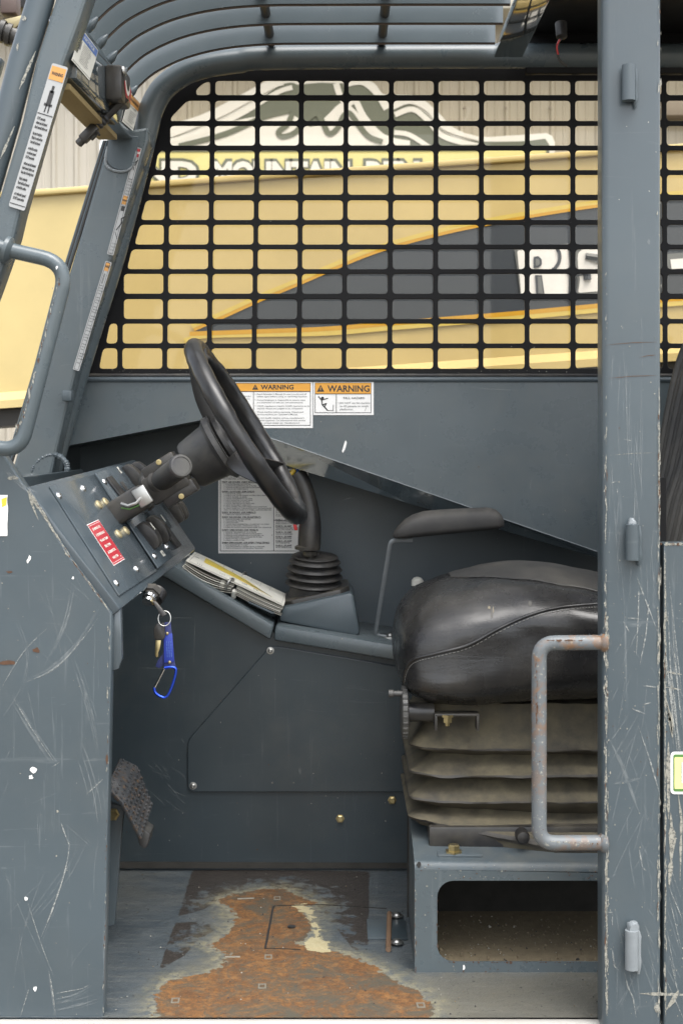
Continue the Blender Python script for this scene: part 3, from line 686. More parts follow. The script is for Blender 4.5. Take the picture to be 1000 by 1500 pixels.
# door sill, worn bright with rust flecks
M['sill'] = paint('worn pale sill', base=(0.40, 0.39, 0.36), rough=0.5, dust=0.5, chips=3.0, dustcol=(0.28, 0.13, 0.05))
mb = MB(); rbox(mb, (0.05, 2.287, CZ + ZF - 0.051), (1.36, 0.018, 0.10), bev=0.004); mb.build('door_sill', 'sill', cab)
mb = MB(); rbox(mb, (0.05, 2.71, CZ + ZF - 0.06), (1.3, 0.8, 0.10), bev=0.0); mb.build('floor_frame', 'black_paint', cab, smooth=False)
# hatch: slit, finger hole, hinge
mb = MB(); q = [fl(399, 1327, .0015), fl(402, 1327, .0015), fl(390, 1389, .0015), fl(387, 1389, .0015)]; mb.add(q, [(0, 1, 2, 3)], 0); mb.build('hatch_slot', 'ink', cab, smooth=False)
mb = MB(); lathe(mb, fl(427, 1357, .0016), (0, 0, 1), [(0, .0085), (.0003, .0085)], 14, 0); mb.build('finger_hole', 'ink', cab)
for a, b2 in (((470, 1325), (566, 1331)), ((402, 1327), (470, 1325)), ((388, 1389), (440, 1391))):
    mb = MB(); tube(mb, [fl(*a, .0004), fl(*b2, .0004)], 0.0010, 5, 0); mb.build('hatch_gap', 'grime_shade', cab)
M['worn_stud'] = plain('worn square stud', (0.17, 0.155, 0.12), 0.7, 0, 0.3, 150)
for (x, y) in ((406, 1316), (393, 1402), (384, 1445), (257, 1466), (616, 1473)):
    mb = MB(); a = fl(x, y, 0.0); w = 0.0068; o4 = [(-w, -w * 1.5), (w, -w * 1.5), (w, w * 1.5), (-w, w * 1.5)]; i4 = [(u * .62, v * .68) for u, v in o4]
    plate(mb, [o4, i4], a + Vector((0, 0, .0012)), Vector((1, .05, 0)).normalized(), Vector((-.05, 1, 0)).normalized(), .002); mb.build('square_stud', 'worn_stud', cab, smooth=False)
for (x0, y0, x1, y1) in ((348, 1317, 372, 1316), (330, 1402, 352, 1402)):
    mb = MB(); tube(mb, [fl(x0, y0, 0), fl(x1, y1, 0)], 0.0022, 6); mb.build('weld_stub', 'worn_stud', cab)
hinge = MB(); rbox(hinge, fl(555, 1361, .002), (0.045, 0.105, 0.004), bev=0.001); hg = hinge.build('hatch_hinge', 'slate_dusty', cab)
hl = MB(); rbox(hl, fl(581, 1362, .002), (0.036, 0.105, 0.004), bev=0.001); hl.build('hinge_leaf', 'slate_shaded', hg)
hl = MB(); tube(hl, [fl(570, 1338, .005), fl(568.5, 1391, .005)], 0.005, 8); hl.build('hinge_pin', paint('rusty pin', base=(0.16, 0.10, 0.06), rough=.7, dust=.8, dustcol=(.3, .15, .06)), hg)
for p in ((581, 1342), (581, 1381)):
    hl = MB(); lathe(hl, fl(*p, .004), (0, 0, 1), [(0, .0125), (.002, .0125), (.003, .009), (.006, .007), (.0075, .003)], 14); hl.build('hinge_bolt', 'steel', hg)
# wall to floor weld strip
mb = MB(); prism(mb, [P(150, 1262, YW - .001), P(600, 1264, YW - .001), P(600, 1272, YW - 0.009), P(150, 1272, YW - 0.009)], (0, 0.009, 0)); mb.build('floor_seam', 'grime_shade', cab)

# ---- far side: upper panel, flange, recess, ledge, lower wall, access cover
def wall(name, pts, Y, mat, th=0.004, bev=0.0, parent=cab, holes=()):
    mb = MB(); slab(mb, [pts] + list(holes), Y, th, bev); return mb.build(name, mat, parent)
upper = wall('upper_side_panel', [(100, 553), (84, 656), (312, 612), (1060, 872), (1060, 553)], YW, 'slate')
mb = MB(); tube(mb, [P(112, 556, YW), P(1060, 556, YW)], 0.006, 8); mb.build('panel_lip', 'slate_clean', cab)
mb = MB(); tube(mb, [P(312, 612.5, YW - .0012), P(1060, 872.5, YW - .0012)], .0012, 6); mb.build('panel_edge', 'weld', cab)
mb = MB(); top = [(312, 612), (420, 650), (600, 712), (886, 812), (1060, 872)]; bot = [(320, 640), (420, 682), (600, 738), (886, 820), (1060, 876)]
vs = [P(*p, YW - 0.001) for p in top] + [P(*p, YW + 0.045) for p in bot]; n = len(top)
mb.add(vs, [(i, i + 1, n + i + 1, n + i) for i in range(n - 1)]); mb.build('panel_flange', 'slate_gloss', cab, smooth=False, fix=False)
YR = 3.36
back = wall('recess_wall', [(84, 590), (1120, 590), (1120, 1010), (84, 940)], YR, 'slate_clean')
mb = MB()
for a, b2 in (((84, 656), (312, 612)), ((312, 612), (1060, 872))):
    q = [P(*a, YW + 0.006), P(*b2, YW + 0.006)]; mb.add([q[0], q[1], q[1] + Vector((0, YR - YW - .005, 0)), q[0] + Vector((0, YR - YW - .005, 0))], [(0, 1, 2, 3)])
mb.build('recess_top', 'slate_shaded', cab, smooth=False, fix=False)
mb = MB(); q = [P(84, 640, YW + 0.006), P(84, 860, YW + 0.006)]; mb.add([q[0], q[1], q[1] + Vector((0, .28, 0)), q[0] + Vector((0, .28, 0))], [(0, 1, 2, 3)]); mb.build('recess_end', 'slate_shaded', cab, smooth=False, fix=False)
YL = 3.055
mb = MB(); prism(mb, [P(225, 810, YL), P(401.5, 916, YL), P(396, 938, YL), P(225, 836, YL)], (0, YR - YL - 0.003, 0), 0.006); ledge1 = mb.build('sloping_ledge', 'slate', cab)
mb = MB(); prism(mb, [P(403.5, 916, YL), P(1060, 1025, YL), P(1060, 1047, YL), P(400.5, 938, YL)], (0, YR - YL - 0.003, 0), 0.006); ledge2 = mb.build('side_ledge', 'slate', cab)
low = wall('lower_side_wall', [(60, 730), (225, 815), (398, 926), (1060, 1040), (1060, 1290), (60, 1290)], YW, 'slate_shaded')
acc = wall('access_cover', round_poly([(275, 1085), (393, 950), (406, 947), (1060, 1056), (1060, 1160), (275, 1160)], [10, 14, 10, 0, 0, 10]), YW - 0.007, 'slate_shaded', 0.006, 0.0015)
def bolt_mesh(name, mat, r=.006, dome=True, seg=12, hexa=False):
    mb = MB()
    if hexa: lathe(mb, (0, 0, 0), (0, -1, 0), [(0, r * 1.25), (.001, r * 1.25), (.0011, r), (.005, r), (.006, r * .8)], 6)
    else: lathe(mb, (0, 0, 0), (0, -1, 0), [(0, r * 1.5), (.001, r * 1.45), (.0012, r), (.0035, r * .95), (.005, r * .55), (.0035, r * .4)], seg)
    me = bpy.data.meshes.new(name); me.from_pydata(mb.v, [], mb.f); shade(me, 30); me.materials.append(M[mat]); return me
def inst(name, me, loc, parent, rot=None, sc=1.0, **props):
    o = bpy.data.objects.new(name, me); COL.objects.link(o); o.parent = parent
    o.location = Vector(loc) - WLOC[parent]
    if rot is not None: o.rotation_mode = 'QUATERNION'; o.rotation_quaternion = rot
    o.scale = (sc, sc, sc)
    for k, v in props.items(): o[k] = v
    WLOC[o] = Vector(loc); return o
bm_s = bolt_mesh('bolt', 'steel', .0055); bm_h = bolt_mesh('hex_bolt', 'brass', .0075, hexa=True)
for p in ((396, 953), (283, 1151)): inst('bolt', bm_s, P(*p, YW - 0.0072), acc)
for p in ((498, 1199), (574, 1172)): inst('hex_bolt', bm_h, P(*p, YW - 0.001), low)
mk = Marks(lambda x, y: P(x, y, YW)); 
mk.specks(300, 560, 880, 800, 40, 1.1, .1, lambda x, y: y < 600 + (x - 300) * .33); mk.blob(505, 652, 2.5, 9, 'white', 9, .4, .3); mk.blob(452, 634, 1.5, 7, 'faint', 8, .4, .4)
for a, b2 in (((610, 560), (618, 572)), ((686, 568), (760, 572)), ((540, 557), (600, 559))): mk.stroke([a, b2], 1.4, 'faint')
mk.stroke([(777, 720), (776, 705), (783, 695)], 1.0, 'faint'); mk.stroke([(792, 725), (812, 716)], 1.0, 'faint')
mk.hair(330, 640, 880, 800, 14, (10, 40), (0, 180), (.5, .9)); mk.mb.v and mk.build(upper)
mk = Marks(lambda x, y: P(x, y, YW - .0072)); mk.specks(285, 960, 590, 1155, 26, .9, .1, lambda x, y: y > 1090 - (x - 275) * 1.1); mk.blob(440, 1130, 2, 5, 'faint'); mk.build(acc)
mk = Marks(lambda x, y: P(x, y, YW - .0003)); mk.specks(180, 1165, 595, 1262, 30, .9, .2); mk.hair(200, 1080, 275, 1200, 26, (15, 50), (20, 60), (.5, 1.0)); mk.specks(170, 900, 270, 1250, 14, .8)
for a, b2 in (((203, 905), (286, 905)), ((286, 905), (284, 978)), ((200, 978), (283, 980))): mk.stroke([a, b2], .9, 'faint')
mk.build(low)
mk = Marks(lambda x, y: P(x, y, YL - .0003)); mk.specks(290, 850, 395, 930, 10, 1.2, .0, lambda x, y: abs(y - (846 + (x - 250) * .61)) < 9); mk.specks(410, 925, 570, 965, 10, 1.0, 0, lambda x, y: abs(y - (928 + (x - 404) * .166)) < 9); mk.build(ledge1)
# small catch on the far pillar
mb = MB(); rbox(mb, P(100, 580, 2.94), (0.02, 0.03, 0.022), bev=0.003); mb.build('window_catch', 'slate_clean', cab)

# ---- steel guard in the far window
def bcx(k, y):
    b0 = [175.5, 241, 306, 371.5, 437.5, 503.5, 570.5, 637.5, 704, 771.5, 839, 906.5, 974, 1042][k]
    t0 = [181, 247, 312, 378, 441.5, 507, 573, 638.5, 705, 772, 838.5, 905, 972, 1039][k]
    return b0 + (t0 - b0) * (540 - y) / 415
rows = [(118, 139), (147, 177), (184, 213), (220, 249), (256, 285), (293, 322), (329, 358), (365, 394), (401, 430), (438, 467), (474, 503), (510, 540)]
holes = []
first = {0: [(288, 139), (287, 132), (296, 122), (308, 118), (308, 139)], 1: [(250, 177), (251, 171), (274, 147), (308, 147), (308, 177)], 3: [(227, 249), (231, 226), (237, 220), (242, 222), (242, 249)],
         4: [(216, 285), (223, 256), (242, 256), (242, 285)], 5: [(206, 322), (214, 293), (241, 293), (241, 322)], 6: [(197, 358), (205, 329), (240, 329), (240, 358)], 7: [(186, 394), (193, 365), (239, 365), (239, 394)],
         10: [(155, 503), (161, 474), (172, 474), (172, 503)], 11: [(145, 540), (151, 510), (172, 510), (172, 540)]}
start = {0: 2, 1: 2, 2: 1, 3: 1, 4: 1, 5: 1, 6: 1, 7: 1, 8: 0, 9: 0, 10: 0, 11: 0}
for r_, (a, b2) in enumerate(rows):
    if r_ in first: holes.append(round_poly(first[r_], 6, 3))
    m_ = (a + b2) / 2
    for k in range(start[r_], 13):
        x0, x1 = bcx(k, m_) + 3.5, bcx(k + 1, m_) - 3.5
        if r_ in (8, 9) and k == 0: x0 = 181.5
        holes.append(rrect(x0, a, x1, b2, 5.0, 3))
gout = [(116, 552), (182, 318), (214, 203), (226, 168), (252, 134), (292, 106), (345, 94), (430, 92), (1060, 90), (1060, 553)]
guard = MB(); slab(guard, [gout] + holes, YW + 0.005, 0.006, 0.0012); guard = guard.build('window_guard', 'black_paint', cab)
mb = MB(); tube(mb, [P(128, 550, YW + .003), P(1060, 550, YW + .003)], 0.0045, 8); mb.build('guard_seal', 'black', cab)
mk = Marks(lambda x, y: P(x, y, YW + .005)); mk.mats = ['scratch', 'primer', 'rust_chip', 'faint', 'ink', 'white']
mk.specks(150, 541, 880, 547, 60, .7, .1); mk.specks(150, 505, 880, 509, 16, .6, .1); mk.specks(150, 323, 880, 327, 10, .6, .1); mk.build(guard)
def glassmat():
    m = bpy.data.materials.new('tinted window'); m.use_nodes = True; nt = m.node_tree; nt.nodes.clear()
    o = N(nt, 'ShaderNodeOutputMaterial'); t = N(nt, 'ShaderNodeBsdfTransparent'); t.inputs[0].default_value = (0.86, 0.83, 0.76, 1)
    g = N(nt, 'ShaderNodeBsdfGlossy'); g.inputs['Roughness'].default_value = 0.03; f = N(nt, 'ShaderNodeFresnel'); f.inputs[0].default_value = 1.3
    mx = N(nt, 'ShaderNodeMixShader'); nt.links.new(f.outputs[0], mx.inputs[0]); nt.links.new(t.outputs[0], mx.inputs[1]); nt.links.new(g.outputs[0], mx.inputs[2]); nt.links.new(mx.outputs[0], o.inputs[0]); return m
M['glass'] = glassmat()
mb = MB(); slab(mb, [gout], YW + 0.024, 0.004); mb.build('window_pane', 'glass', cab, smooth=False)

mb = MB(); rbox(mb, (-.560, 2.70, CZ - .50), (.012, .76, .86), bev=.002); mb.build('front_shade_bulkhead', 'slate_shaded', cab)  # unseen wall below the dash, added to block light from the footwell
mb = MB(); rbox(mb, (.90, 2.68, CZ - .48), (.012, .80, .90), bev=.002); mb.build('rear_shade_bulkhead', 'slate_shaded', cab)  # unseen wall behind the seat, added to keep low side light out
# ---- pillars
YA = 2.96
fp = wall('far_front_pillar', round_poly([(162, 196), (142, 264), (105, 390), (18, 690), (10, 760), (62, 760), (85, 655), (112, 545), (165, 375), (218, 205), (216, 186)], 3), YA, 'slate', 0.09, 0.006)
for k, (dx, mt) in enumerate(((0.5, 'black'), (-2.3, 'slate_clean'), (-5.0, 'black'), (-7.4, 'slate_clean'))):
    mb = MB(); tube(mb, [P(160 + dx, 206, YA + .012), P(103 + dx, 390, YA + .012), P(14 + dx, 690, YA + .012)], 0.0024, 8); mb.build('seal_strip', mt, fp)
def weld(pts, Y, r=.004, mat='weld', parent=cab):
    mb = MB(); p = smooth_px(pts, 8); L = []
    for i in range(len(p) - 1):
        for k in range(2):
            t = k / 2; L.append((p[i][0] * (1 - t) + p[i + 1][0] * t, p[i][1] * (1 - t) + p[i + 1][1] * t))
    tube(mb, [P(a, b2, Y) for a, b2 in L], [r * random.uniform(.8, 1.1) for _ in L], 8); return mb.build('weld_bead', mat, parent)
wall('gusset_tab', round_poly([(160, 196), (204, 200), (197, 240), (186, 250), (166, 247), (156, 236)], [2, 4, 14, 10, 10, 12]), YA - .006, 'slate_clean', 0.006, .001, fp)
weld([(158, 215), (155, 238), (163, 248), (180, 251), (193, 244), (200, 220)], YA - .003, .0035, parent=fp)
weld([(46, 706), (50, 684), (66, 669), (84, 667), (98, 680), (97, 704)], YA + .0050, .0064, 'slate_outer', fp)
mb = MB()
pth = [(70, 700), (112, 548), (165, 378), (202, 240), (213, 195), (222, 160), (240, 129), (272, 106), (306, 95), (349, 89), (402, 84), (700, 82), (1060, 82)]
rail = tube(mb, [P(a, b2, 3.04) for a, b2 in smooth_px(pth, 6)], 0.0265, 16).build('roof_rail', 'slate', cab)
# sticker strips on the far pillar
def strip_sticker(name, p0, p1, w, Y, secs, parent, off=.0008, lab=None):
    a, b2 = P(*p1, Y), P(*p0, Y); uy = (b2 - a); h = uy.length; uy.normalize(); ux = Vector((uy.z, 0, -uy.x))
    s = Sticker(a, ux, uy, off); s.sheet(w, h, 'label_grey', .002); secs(s, w, h); return s.build(name, parent, **({'label': lab} if lab else {}))
def secA(s, w, h):
    s.box(.002, .002, w - .002, h - .002, .0007, 'ink'); s.rect(.002, h - .02, w - .002, h - .003, 'red', 2); s.text('DANGER', w / 2, h - .013, .0062, 'white', w * .78, .03, 'C', 3)
    y = h - .034; s.line([(.006, y), (.012, y + .008), (w - .005, y - .004)], .0016, 'ink'); s.line([(.008, y - .014), (w - .006, y - .008)], .0014, 'ink')
    for t in ('ELECTROCUTION', 'HAZARD'): s.text(t, w / 2, h * .70, .003, 'ink', w * .7, 0, 'C')
    for k in range(9):
        s.text(('KEEP AWAY FROM POWER', 'LINES AND OTHER LIVE', 'ELECTRICAL WIRES')[k % 3], .004, h * .70 - .006 - k * .0065, .0042, 'ink', w * random.uniform(.55, .78))
    y = h * .47; s.rect(.002, y, w - .002, y + .018, 'orange_faded', 2); s.text('WARNING', w / 2, y + .006, .006, 'ink', w * .75, .02, 'C', 3); s.rect(.004, y - .014, .011, y - .004, 'ink', 2)
    s.line([(.006, y - .055), (.013, y - .038), (.010, y - .03), (.016, y - .024)], .0022, 'ink'); s.line([(.005, y - .06), (.012, y - .072)], .0012, 'ink')
    for k in range(8): s.text(('CRUSH HAZARD', 'KEEP CLEAR OF BOOM', 'AND CARRIAGE')[k % 3], .004, y - .085 - k * .0068, .0042, 'ink', w * random.uniform(.5, .75))
def secB(s, w, h):
    s.box(.002, .002, w - .002, h - .002, .0007, 'ink'); s.rect(.002, h - .02, w - .002, h - .003, 'orange_faded', 2); s.text('WARNING', w / 2, h - .013, .006, 'ink', w * .75, .03, 'C', 3)
    s.box(.005, h - .047, w - .006, h - .026, .0008, 'ink'); s.rect(.002, h - .052, w - .002, h - .051, 'ink')
    y = h - .058; k = 0; words = ('Before leaving machine', 'lower boom to ground', 'shift to neutral', 'engage park brake', 'shut off engine', 'remove key')
    while y > .01:
        s.text(words[k % 6], .004, y, .0040, 'ink', w * random.uniform(.42, .78), .015); k += 1; y -= .0058 if k % 3 else .0085
strip_sticker('warning_strip', (199, 215), (157, 372), .0135, YA - .0012, secA, fp, lab='narrow strip of red and orange warnings, upper of the two on the far pillar')
strip_sticker('warning_strip', (155, 382), (107, 541), .0135, YA - .0012, secB, fp, lab='narrow strip with one orange warning, lower of the two on the far pillar')

YN = 2.27
np_ = thing_parent = wall('near_front_pillar', [(84, -40), (81, 0), (53, 88), (33, 176), (5, 270), (-40, 420), (-120, 690), (-60, 690), (-12, 440), (22, 345), (30, 311), (68, 176), (90, 104), (118, 28), (140, -40)], YN + .004, 'slate', 0.06, 0.006)
mb = MB(); tube(mb, [P(a, b2, YN + .02) for a, b2 in ((74, -60), (60, 0), (33, 88), (11, 176), (-16, 270), (-60, 420), (-135, 690))], 0.0215, 18); tb = mb.build('pillar_tube', 'slate_outer', np_)
def tp(x, y): return P(x, y, YN - .0005)
mk = Marks(tp); mk.off = 0.001
for y0, y1, w in ((75, 134, 4), (185, 240, 4)):
    c0 = 60 - (y0 / 176) * 49
    mk.stroke([(c0 + 6 + 8 * (y1 - y) / 60 - (y - y0) * .30, y) for y in range(y0, y1, 8)], w, 'primer', True, .5)
mk.blob(36, 27, 3, 3.5, 'primer'); mk.blob(26, 68, 2, 5, 'primer'); mk.build(np_)
def secC(s, w, h):
    s.rect(.0015, h - .026, w - .0015, h - .004, 'orange_faded', 2); s.text('WARNING', w / 2, h - .018, .0075, 'ink', w * .7, .03, 'C', 3)
    s.line([(w * .5, h - .045), (w * .5, h - .036)], .004, 'ink'); s.line([(w * .5, h - .062), (w * .5, h - .045)], .0075, 'ink'); s.line([(w * .3, h - .066), (w * .7, h - .066)], .004, 'ink'); s.line([(w * .4, h - .078), (w * .42, h - .066)], .002, 'ink'); s.line([(w * .62, h - .078), (w * .6, h - .066)], .002, 'ink')
    s.rect(.001, h - .083, w - .001, h - .0815, 'ink', 2)
    y = h - .092; k = 0; wd = ('DO NOT operate machine', 'without seat belt fastened', 'Read manual before use', 'Keep clear of moving boom', 'Watch for overhead lines', 'Travel with load lowered', 'on level firm surface', 'at reduced speed')
    while y > .012:
        s.text(wd[k % 8], w * .12, y, .0062, 'ink', w * random.uniform(.5, .8), .05); k += 1; y -= .0072 if k % 3 else .0105
    s.rect(.001, .0055, w - .001, .0068, 'ink', 2)
# lies along the inner plate of the near pillar
a, b2 = P(13, 302, YN + .0008), P(77, 92, YN + .0008); uy = (b2 - a); h = uy.length; uy.normalize(); s = Sticker(a, Vector((uy.z, 0, -uy.x)), uy); s.sheet(.0265, h, 'label_grey', .003); secC(s, .0265, h)
s.build('pillar_label', np_, label='long white warning label with ragged edge on the near pillar')

# rear door pillar
XB0, XB1, YB0 = P(882, 0, 2.25).x, P(968, 0, 2.25).x, 2.25
def vprism(mb, xy, z0, z1, mi=0):
    n = len(xy); mb.add([(x, y, z0) for x, y in xy] + [(x, y, z1) for x, y in xy], [(i, (i + 1) % n, n + (i + 1) % n, n + i) for i in range(n)] + [tuple(range(n))[::-1], tuple(range(n, 2 * n))], mi)
mb = MB(); vprism(mb, rrect(XB0, YB0, XB1, YB0 + 0.055, 0.011, 5), CZ - 1.02, CZ + 0.95); bpil = mb.build('door_pillar', 'slate_outer', cab, 40)
def hinge_barrel(px, py0, py1, mat, side, parent):
    a, b2 = P(px, py1, 2.236), P(px, py0, 2.236); mb = MB(); L = (b2 - a).length
    lathe(mb, a, (0, 0, 1), [(.0, .0075), (.0005, .0105), (L - .0005, .0105), (L, .0075)], 20)
    lathe(mb, a + Vector((0, 0, .001)), (0, 0, 1), [(-.0012, .006), (L + .0012 - .001, .006)], 14)
    o = mb.build('hinge_barrel', mat, parent)
    mb = MB(); pts = [a + Vector((side * .012, .008, L * (-.16 + 1.1 * i / 7))) for i in range(8)]
    tube(mb, pts, [.002] + [.0042 * random.uniform(.8, 1.25) for _ in range(6)] + [.002], 8); mb.build('weld_bead', mat, o); return o
hinge_barrel(920, 95, 148, 'slate_outer', 1, bpil)
hb = hinge_barrel(925.5, 768, 821, 'slate_outer', 1, bpil)
mb = MB(); a = P(925, 764, 2.237); lathe(mb, a, (0, 0, 1), [(-.004, .007), (0, .0065), (.003, .005), (.0055, .002)], 9); mb.v = [(x + random.uniform(-.0012, .0012), y + random.uniform(-.0012, .0012), z + random.uniform(-.001, .001)) for x, y, z in mb.v]; mb.build('weld_cap', 'weld', hb)
hb2 = hinge_barrel(924.5, 1362, 1420, 'weld', 1, bpil)
mb = MB(); a = P(926, 1356, 2.238); lathe(mb, a, (0, 0, 1), [(-.006, .0095), (0, .009), (.004, .0078), (.0068, .004)], 10); mb.v = [(x + random.uniform(-.0014, .0014), y + random.uniform(-.0014, .0014), z + random.uniform(-.001, .001)) for x, y, z in mb.v]; mb.build('weld_cap', 'weld', hb2)
mk = Marks(lambda x, y: P(x, y, 2.25))
mk.worn((886, 560), (886, 900), 34, (6, 30), (.7, 2.0), .8, 'primer', .12); mk.worn((887, 870), (887, 1240), 90, (8, 40), (.8, 2.6), 1.3, 'primer', .08); mk.worn((887.5, 1240), (887.5, 1490), 44, (10, 60), (.8, 2.2), 1.2, 'primer', .06); mk.edge((889, 880), (889, 1490), 110, .9, 1.2, 'primer', .08, 2.2); mk.edge((886.5, 280), (886.5, 560), 22, .8, 2, 'primer', .1)
mk.edge((965, 0), (965, 550), 30, 1.0, 4, 'primer', .1); mk.worn((964.5, 560), (964.5, 790), 40, (10, 50), (1.0, 2.8), .6, 'primer', .25); mk.worn((964, 780), (964, 1490), 90, (8, 50), (.7, 2.2), 1.0, 'primer', .06)
mk.specks(890, 820, 962, 1490, 130, .75, .06); mk.specks(890, 450, 962, 820, 30, .9, .1)
mk.hair(890, 900, 962, 1490, 48, (20, 120), (55, 125), (.6, 1.5)); mk.hair(890, 450, 962, 900, 40, (40, 160), (83, 97), (.6, 1.2), .05); mk.hair(890, 900, 962, 1490, 14, (15, 60), (0, 180), (.5, 1.0))
for pts, w, mt in (([(935, 850), (934, 900), (931, 960)], 1.5, 'scratch'), ([(950, 880), (945, 930), (936, 975)], 1.6, 'scratch'), ([(932, 845), (945, 880), (962, 925)], 1.5, 'scratch'), ([(918, 905), (938, 907)], 2, 'scratch'), ([(912, 910), (921, 926)], 1.8, 'scratch'), ([(934, 1063), (950, 1110), (966, 1165)], 1.7, 'scratch'), ([(893, 1085), (910, 1120), (935, 1190)], 5, 'faint'),
        ([(898, 1148), (938, 1140)], 4, 'faint'), ([(925, 1038), (945, 1046)], 2.2, 'scratch'), ([(940, 1032), (953, 1029)], 2, 'scratch'), ([(940, 1004), (964, 1007)], 2, 'scratch'), ([(935, 1242), (940, 1270), (946, 1276)], 1.8, 'scratch'), ([(936, 1455), (1010, 1457)], 4, 'primer'), ([(912, 643), (926, 646)], 1.5, 'scratch'), ([(903, 716), (904, 724)], 1.6, 'scratch'), ([(893, 708), (902, 705)], 1.4, 'scratch'), ([(914, 1425), (919, 1446), (926, 1460), (931, 1490)], 1.6, 'scratch'), ([(896, 1336), (896, 1360)], 1.6, 'scratch'), ([(889, 1336), (897, 1336)], 1.6, 'scratch'), ([(896, 1390), (899, 1415), (905, 1421)], 1.6, 'scratch')):
    mk.stroke(pts, w, mt)
for y, x0, x1, w in ((502, 890, 962, .8), (521, 935, 960, .8), (551, 890, 963, .9), (664, 892, 960, .7)): mk.stroke([(x0, y + 3), ((x0 + x1) / 2, y), (x1, y - 1)], w, 'rust_chip' if y != 664 else 'primer')
for q in ((950, 355, 3, 4), (905, 780, 2, 3), (960, 1475, 4, 5), (935, 870, 4, 3)): mk.blob(*q, 'faint')
mk.blob(960, 1476, 4, 6, 'primer'); mk.blob(926, 819, 8, 2, 'rust_chip')
mk.build(bpil)

# rear body panel right of the pillar
mb = MB(); slab(mb, [[(971, 796), (1120, 792), (1120, 1520), (971, 1520)]], 2.262, 0.04, .003); rp = mb.build('rear_body_panel', 'slate_outer', cab)
mb = MB(); slab(mb, [[(960, 700), (975, 700), (975, 1520), (960, 1520)]], 2.30, 0.02); mb.build('pillar_joint', 'black_paint', cab)
mk = Marks(lambda x, y: P(x, y, 2.262))
mk.worn((973.5, 800), (973.5, 1490), 110, (10, 60), (.8, 2.4), .8, 'primer', .06); mk.edge((975, 797), (1000, 797), 40, 3, 1.6, 'primer', .4, 6)
mk.stroke([(974, 1020), (983, 1060), (984, 1080), (976, 1030)], 5, 'primer', True, .6); mk.stroke([(978, 1085), (978, 1200)], 5, 'primer', True, .5); mk.stroke([(981, 1190), (984, 1230), (979, 1300)], 7, 'primer', True, .6); mk.stroke([(992, 1160), (997, 1200), (995, 1290)], 3, 'primer', True, .6)
for k in range(16): x = random.uniform(972, 985); mk.stroke([(x, random.uniform(820, 1000)), (x + random.uniform(8, 22), random.uniform(1010, 1120))], random.uniform(.7, 1.8), 'scratch' if k % 2 else 'faint')
for k in range(12): y = random.uniform(1200, 1450); mk.stroke([(975 + random.random() * 5, y), (990 + random.random() * 12, y + random.uniform(30, 90))], random.uniform(.7, 1.5), 'scratch' if k % 2 else 'faint')
mk.stroke([(972, 983), (998, 988)], 3, 'primer'); mk.stroke([(972, 1006), (996, 1010)], 3.5, 'primer'); mk.stroke([(993, 1450), (985, 1465), (974, 1480)], 5, 'primer', True, .5); mk.specks(972, 820, 1000, 1490, 50, 1.2, .08); mk.build(rp)
s = Sticker(P(981, 1163, 2.2618), Vector((1, 0, 0)), Vector((0, 0, 1)), .0012); k_ = 2.262 / F
W_, H_ = 110 * k_, 62 * k_
s.sheet(W_, H_, 'white', .006); s.poly([(x, y) for x, y in rrect(.0042, .004, W_ - .004, H_ - .004, .0035)], 'green_print', 1); s.poly(rrect(.0062, .0085, W_ - .0062, H_ - .0085, .0015), 'lemon', 2)
s.rect(.0165, .020, .035, .050, 'green_print', 3); s.text('R', .0172, .0205, .040, 'white', .016, .06, 'L', 4); s.build('rental_sticker', rp, label='yellow sticker with green and white border on the rear body panel')

# ---- left body panel
YP = 2.30
PANEL = [(-120, 560), (0, 657), (38, 713), (105, 818), (164, 898), (163, 1000), (152, 1493), (152, 1520), (-120, 1520)]
mb = MB(); slab(mb, [PANEL], YP, 0.03, .003); lp = mb.build('front_body_panel', 'slate_outer', cab)
inP = lambda x, y: (y > 660 + x * 1.47) and x < 150
mk = Marks(lambda x, y: P(x, y, YP))
mk.arc([(103, 1232), (96, 1275), (78, 1330), (61, 1372)], .8, 2, 1.2, 'faint', 1.7); mk.arc([(90, 1205), (97, 1225), (103, 1240)], .8, 1, 1, 'faint', 1.3)
for pts, w, n, sp, core in (([(12, 1010), (42, 1060), (70, 1102), (84, 1122)], 1.3, 6, 3.0, None), ([(18, 1018), (46, 1066), (80, 1116)], .9, 2, 1.0, .9), ([(112, 1085), (126, 1120), (140, 1170), (146, 1210)], 1.2, 5, 3, None), ([(110, 960), (126, 1010), (140, 1060), (150, 1110)], 1.1, 5, 3, None),
        ([(32, 998), (70, 985), (110, 950), (150, 885)], 1.4, 7, 3, None), ([(36, 1000), (80, 980), (118, 940), (148, 900)], 1.0, 3, 2, .7), ([(112, 850), (100, 905), (84, 945), (60, 985)], 1.1, 6, 3, None), ([(80, 1468), (110, 1460), (148, 1440)], 1.3, 6, 3, None), ([(80, 1480), (120, 1472), (150, 1462)], 1.3, 6, 3, None),
        ([(72, 1420), (78, 1455), (82, 1490)], 1.2, 4, 2, 1.0), ([(38, 1310), (60, 1380), (80, 1432)], .8, 1, 1, .8), ([(0, 1012), (35, 955), (70, 920)], .9, 1, 1, .8), ([(125, 1165), (140, 1152), (152, 1140)], .9, 1, 1, .9), ([(20, 900), (40, 960), (30, 1010)], .8, 3, 4, None), ([(100, 1150), (60, 1165), (25, 1180)], .8, 2, 4, None), ([(8, 690), (30, 712), (62, 730)], 1.6, 5, 3, None), ([(130, 1210), (90, 1290), (40, 1350)], .8, 3, 4, None)):
    mk.arc(pts, w, n, sp, 'faint', core)
mk.stroke([(76, 1124), (88, 1116)], 1.2, 'scratch'); mk.stroke([(82, 1455), (120, 1448), (132, 1442)], 1.0, 'scratch'); mk.stroke([(30, 1490), (44, 1445)], 1.0, 'scratch')
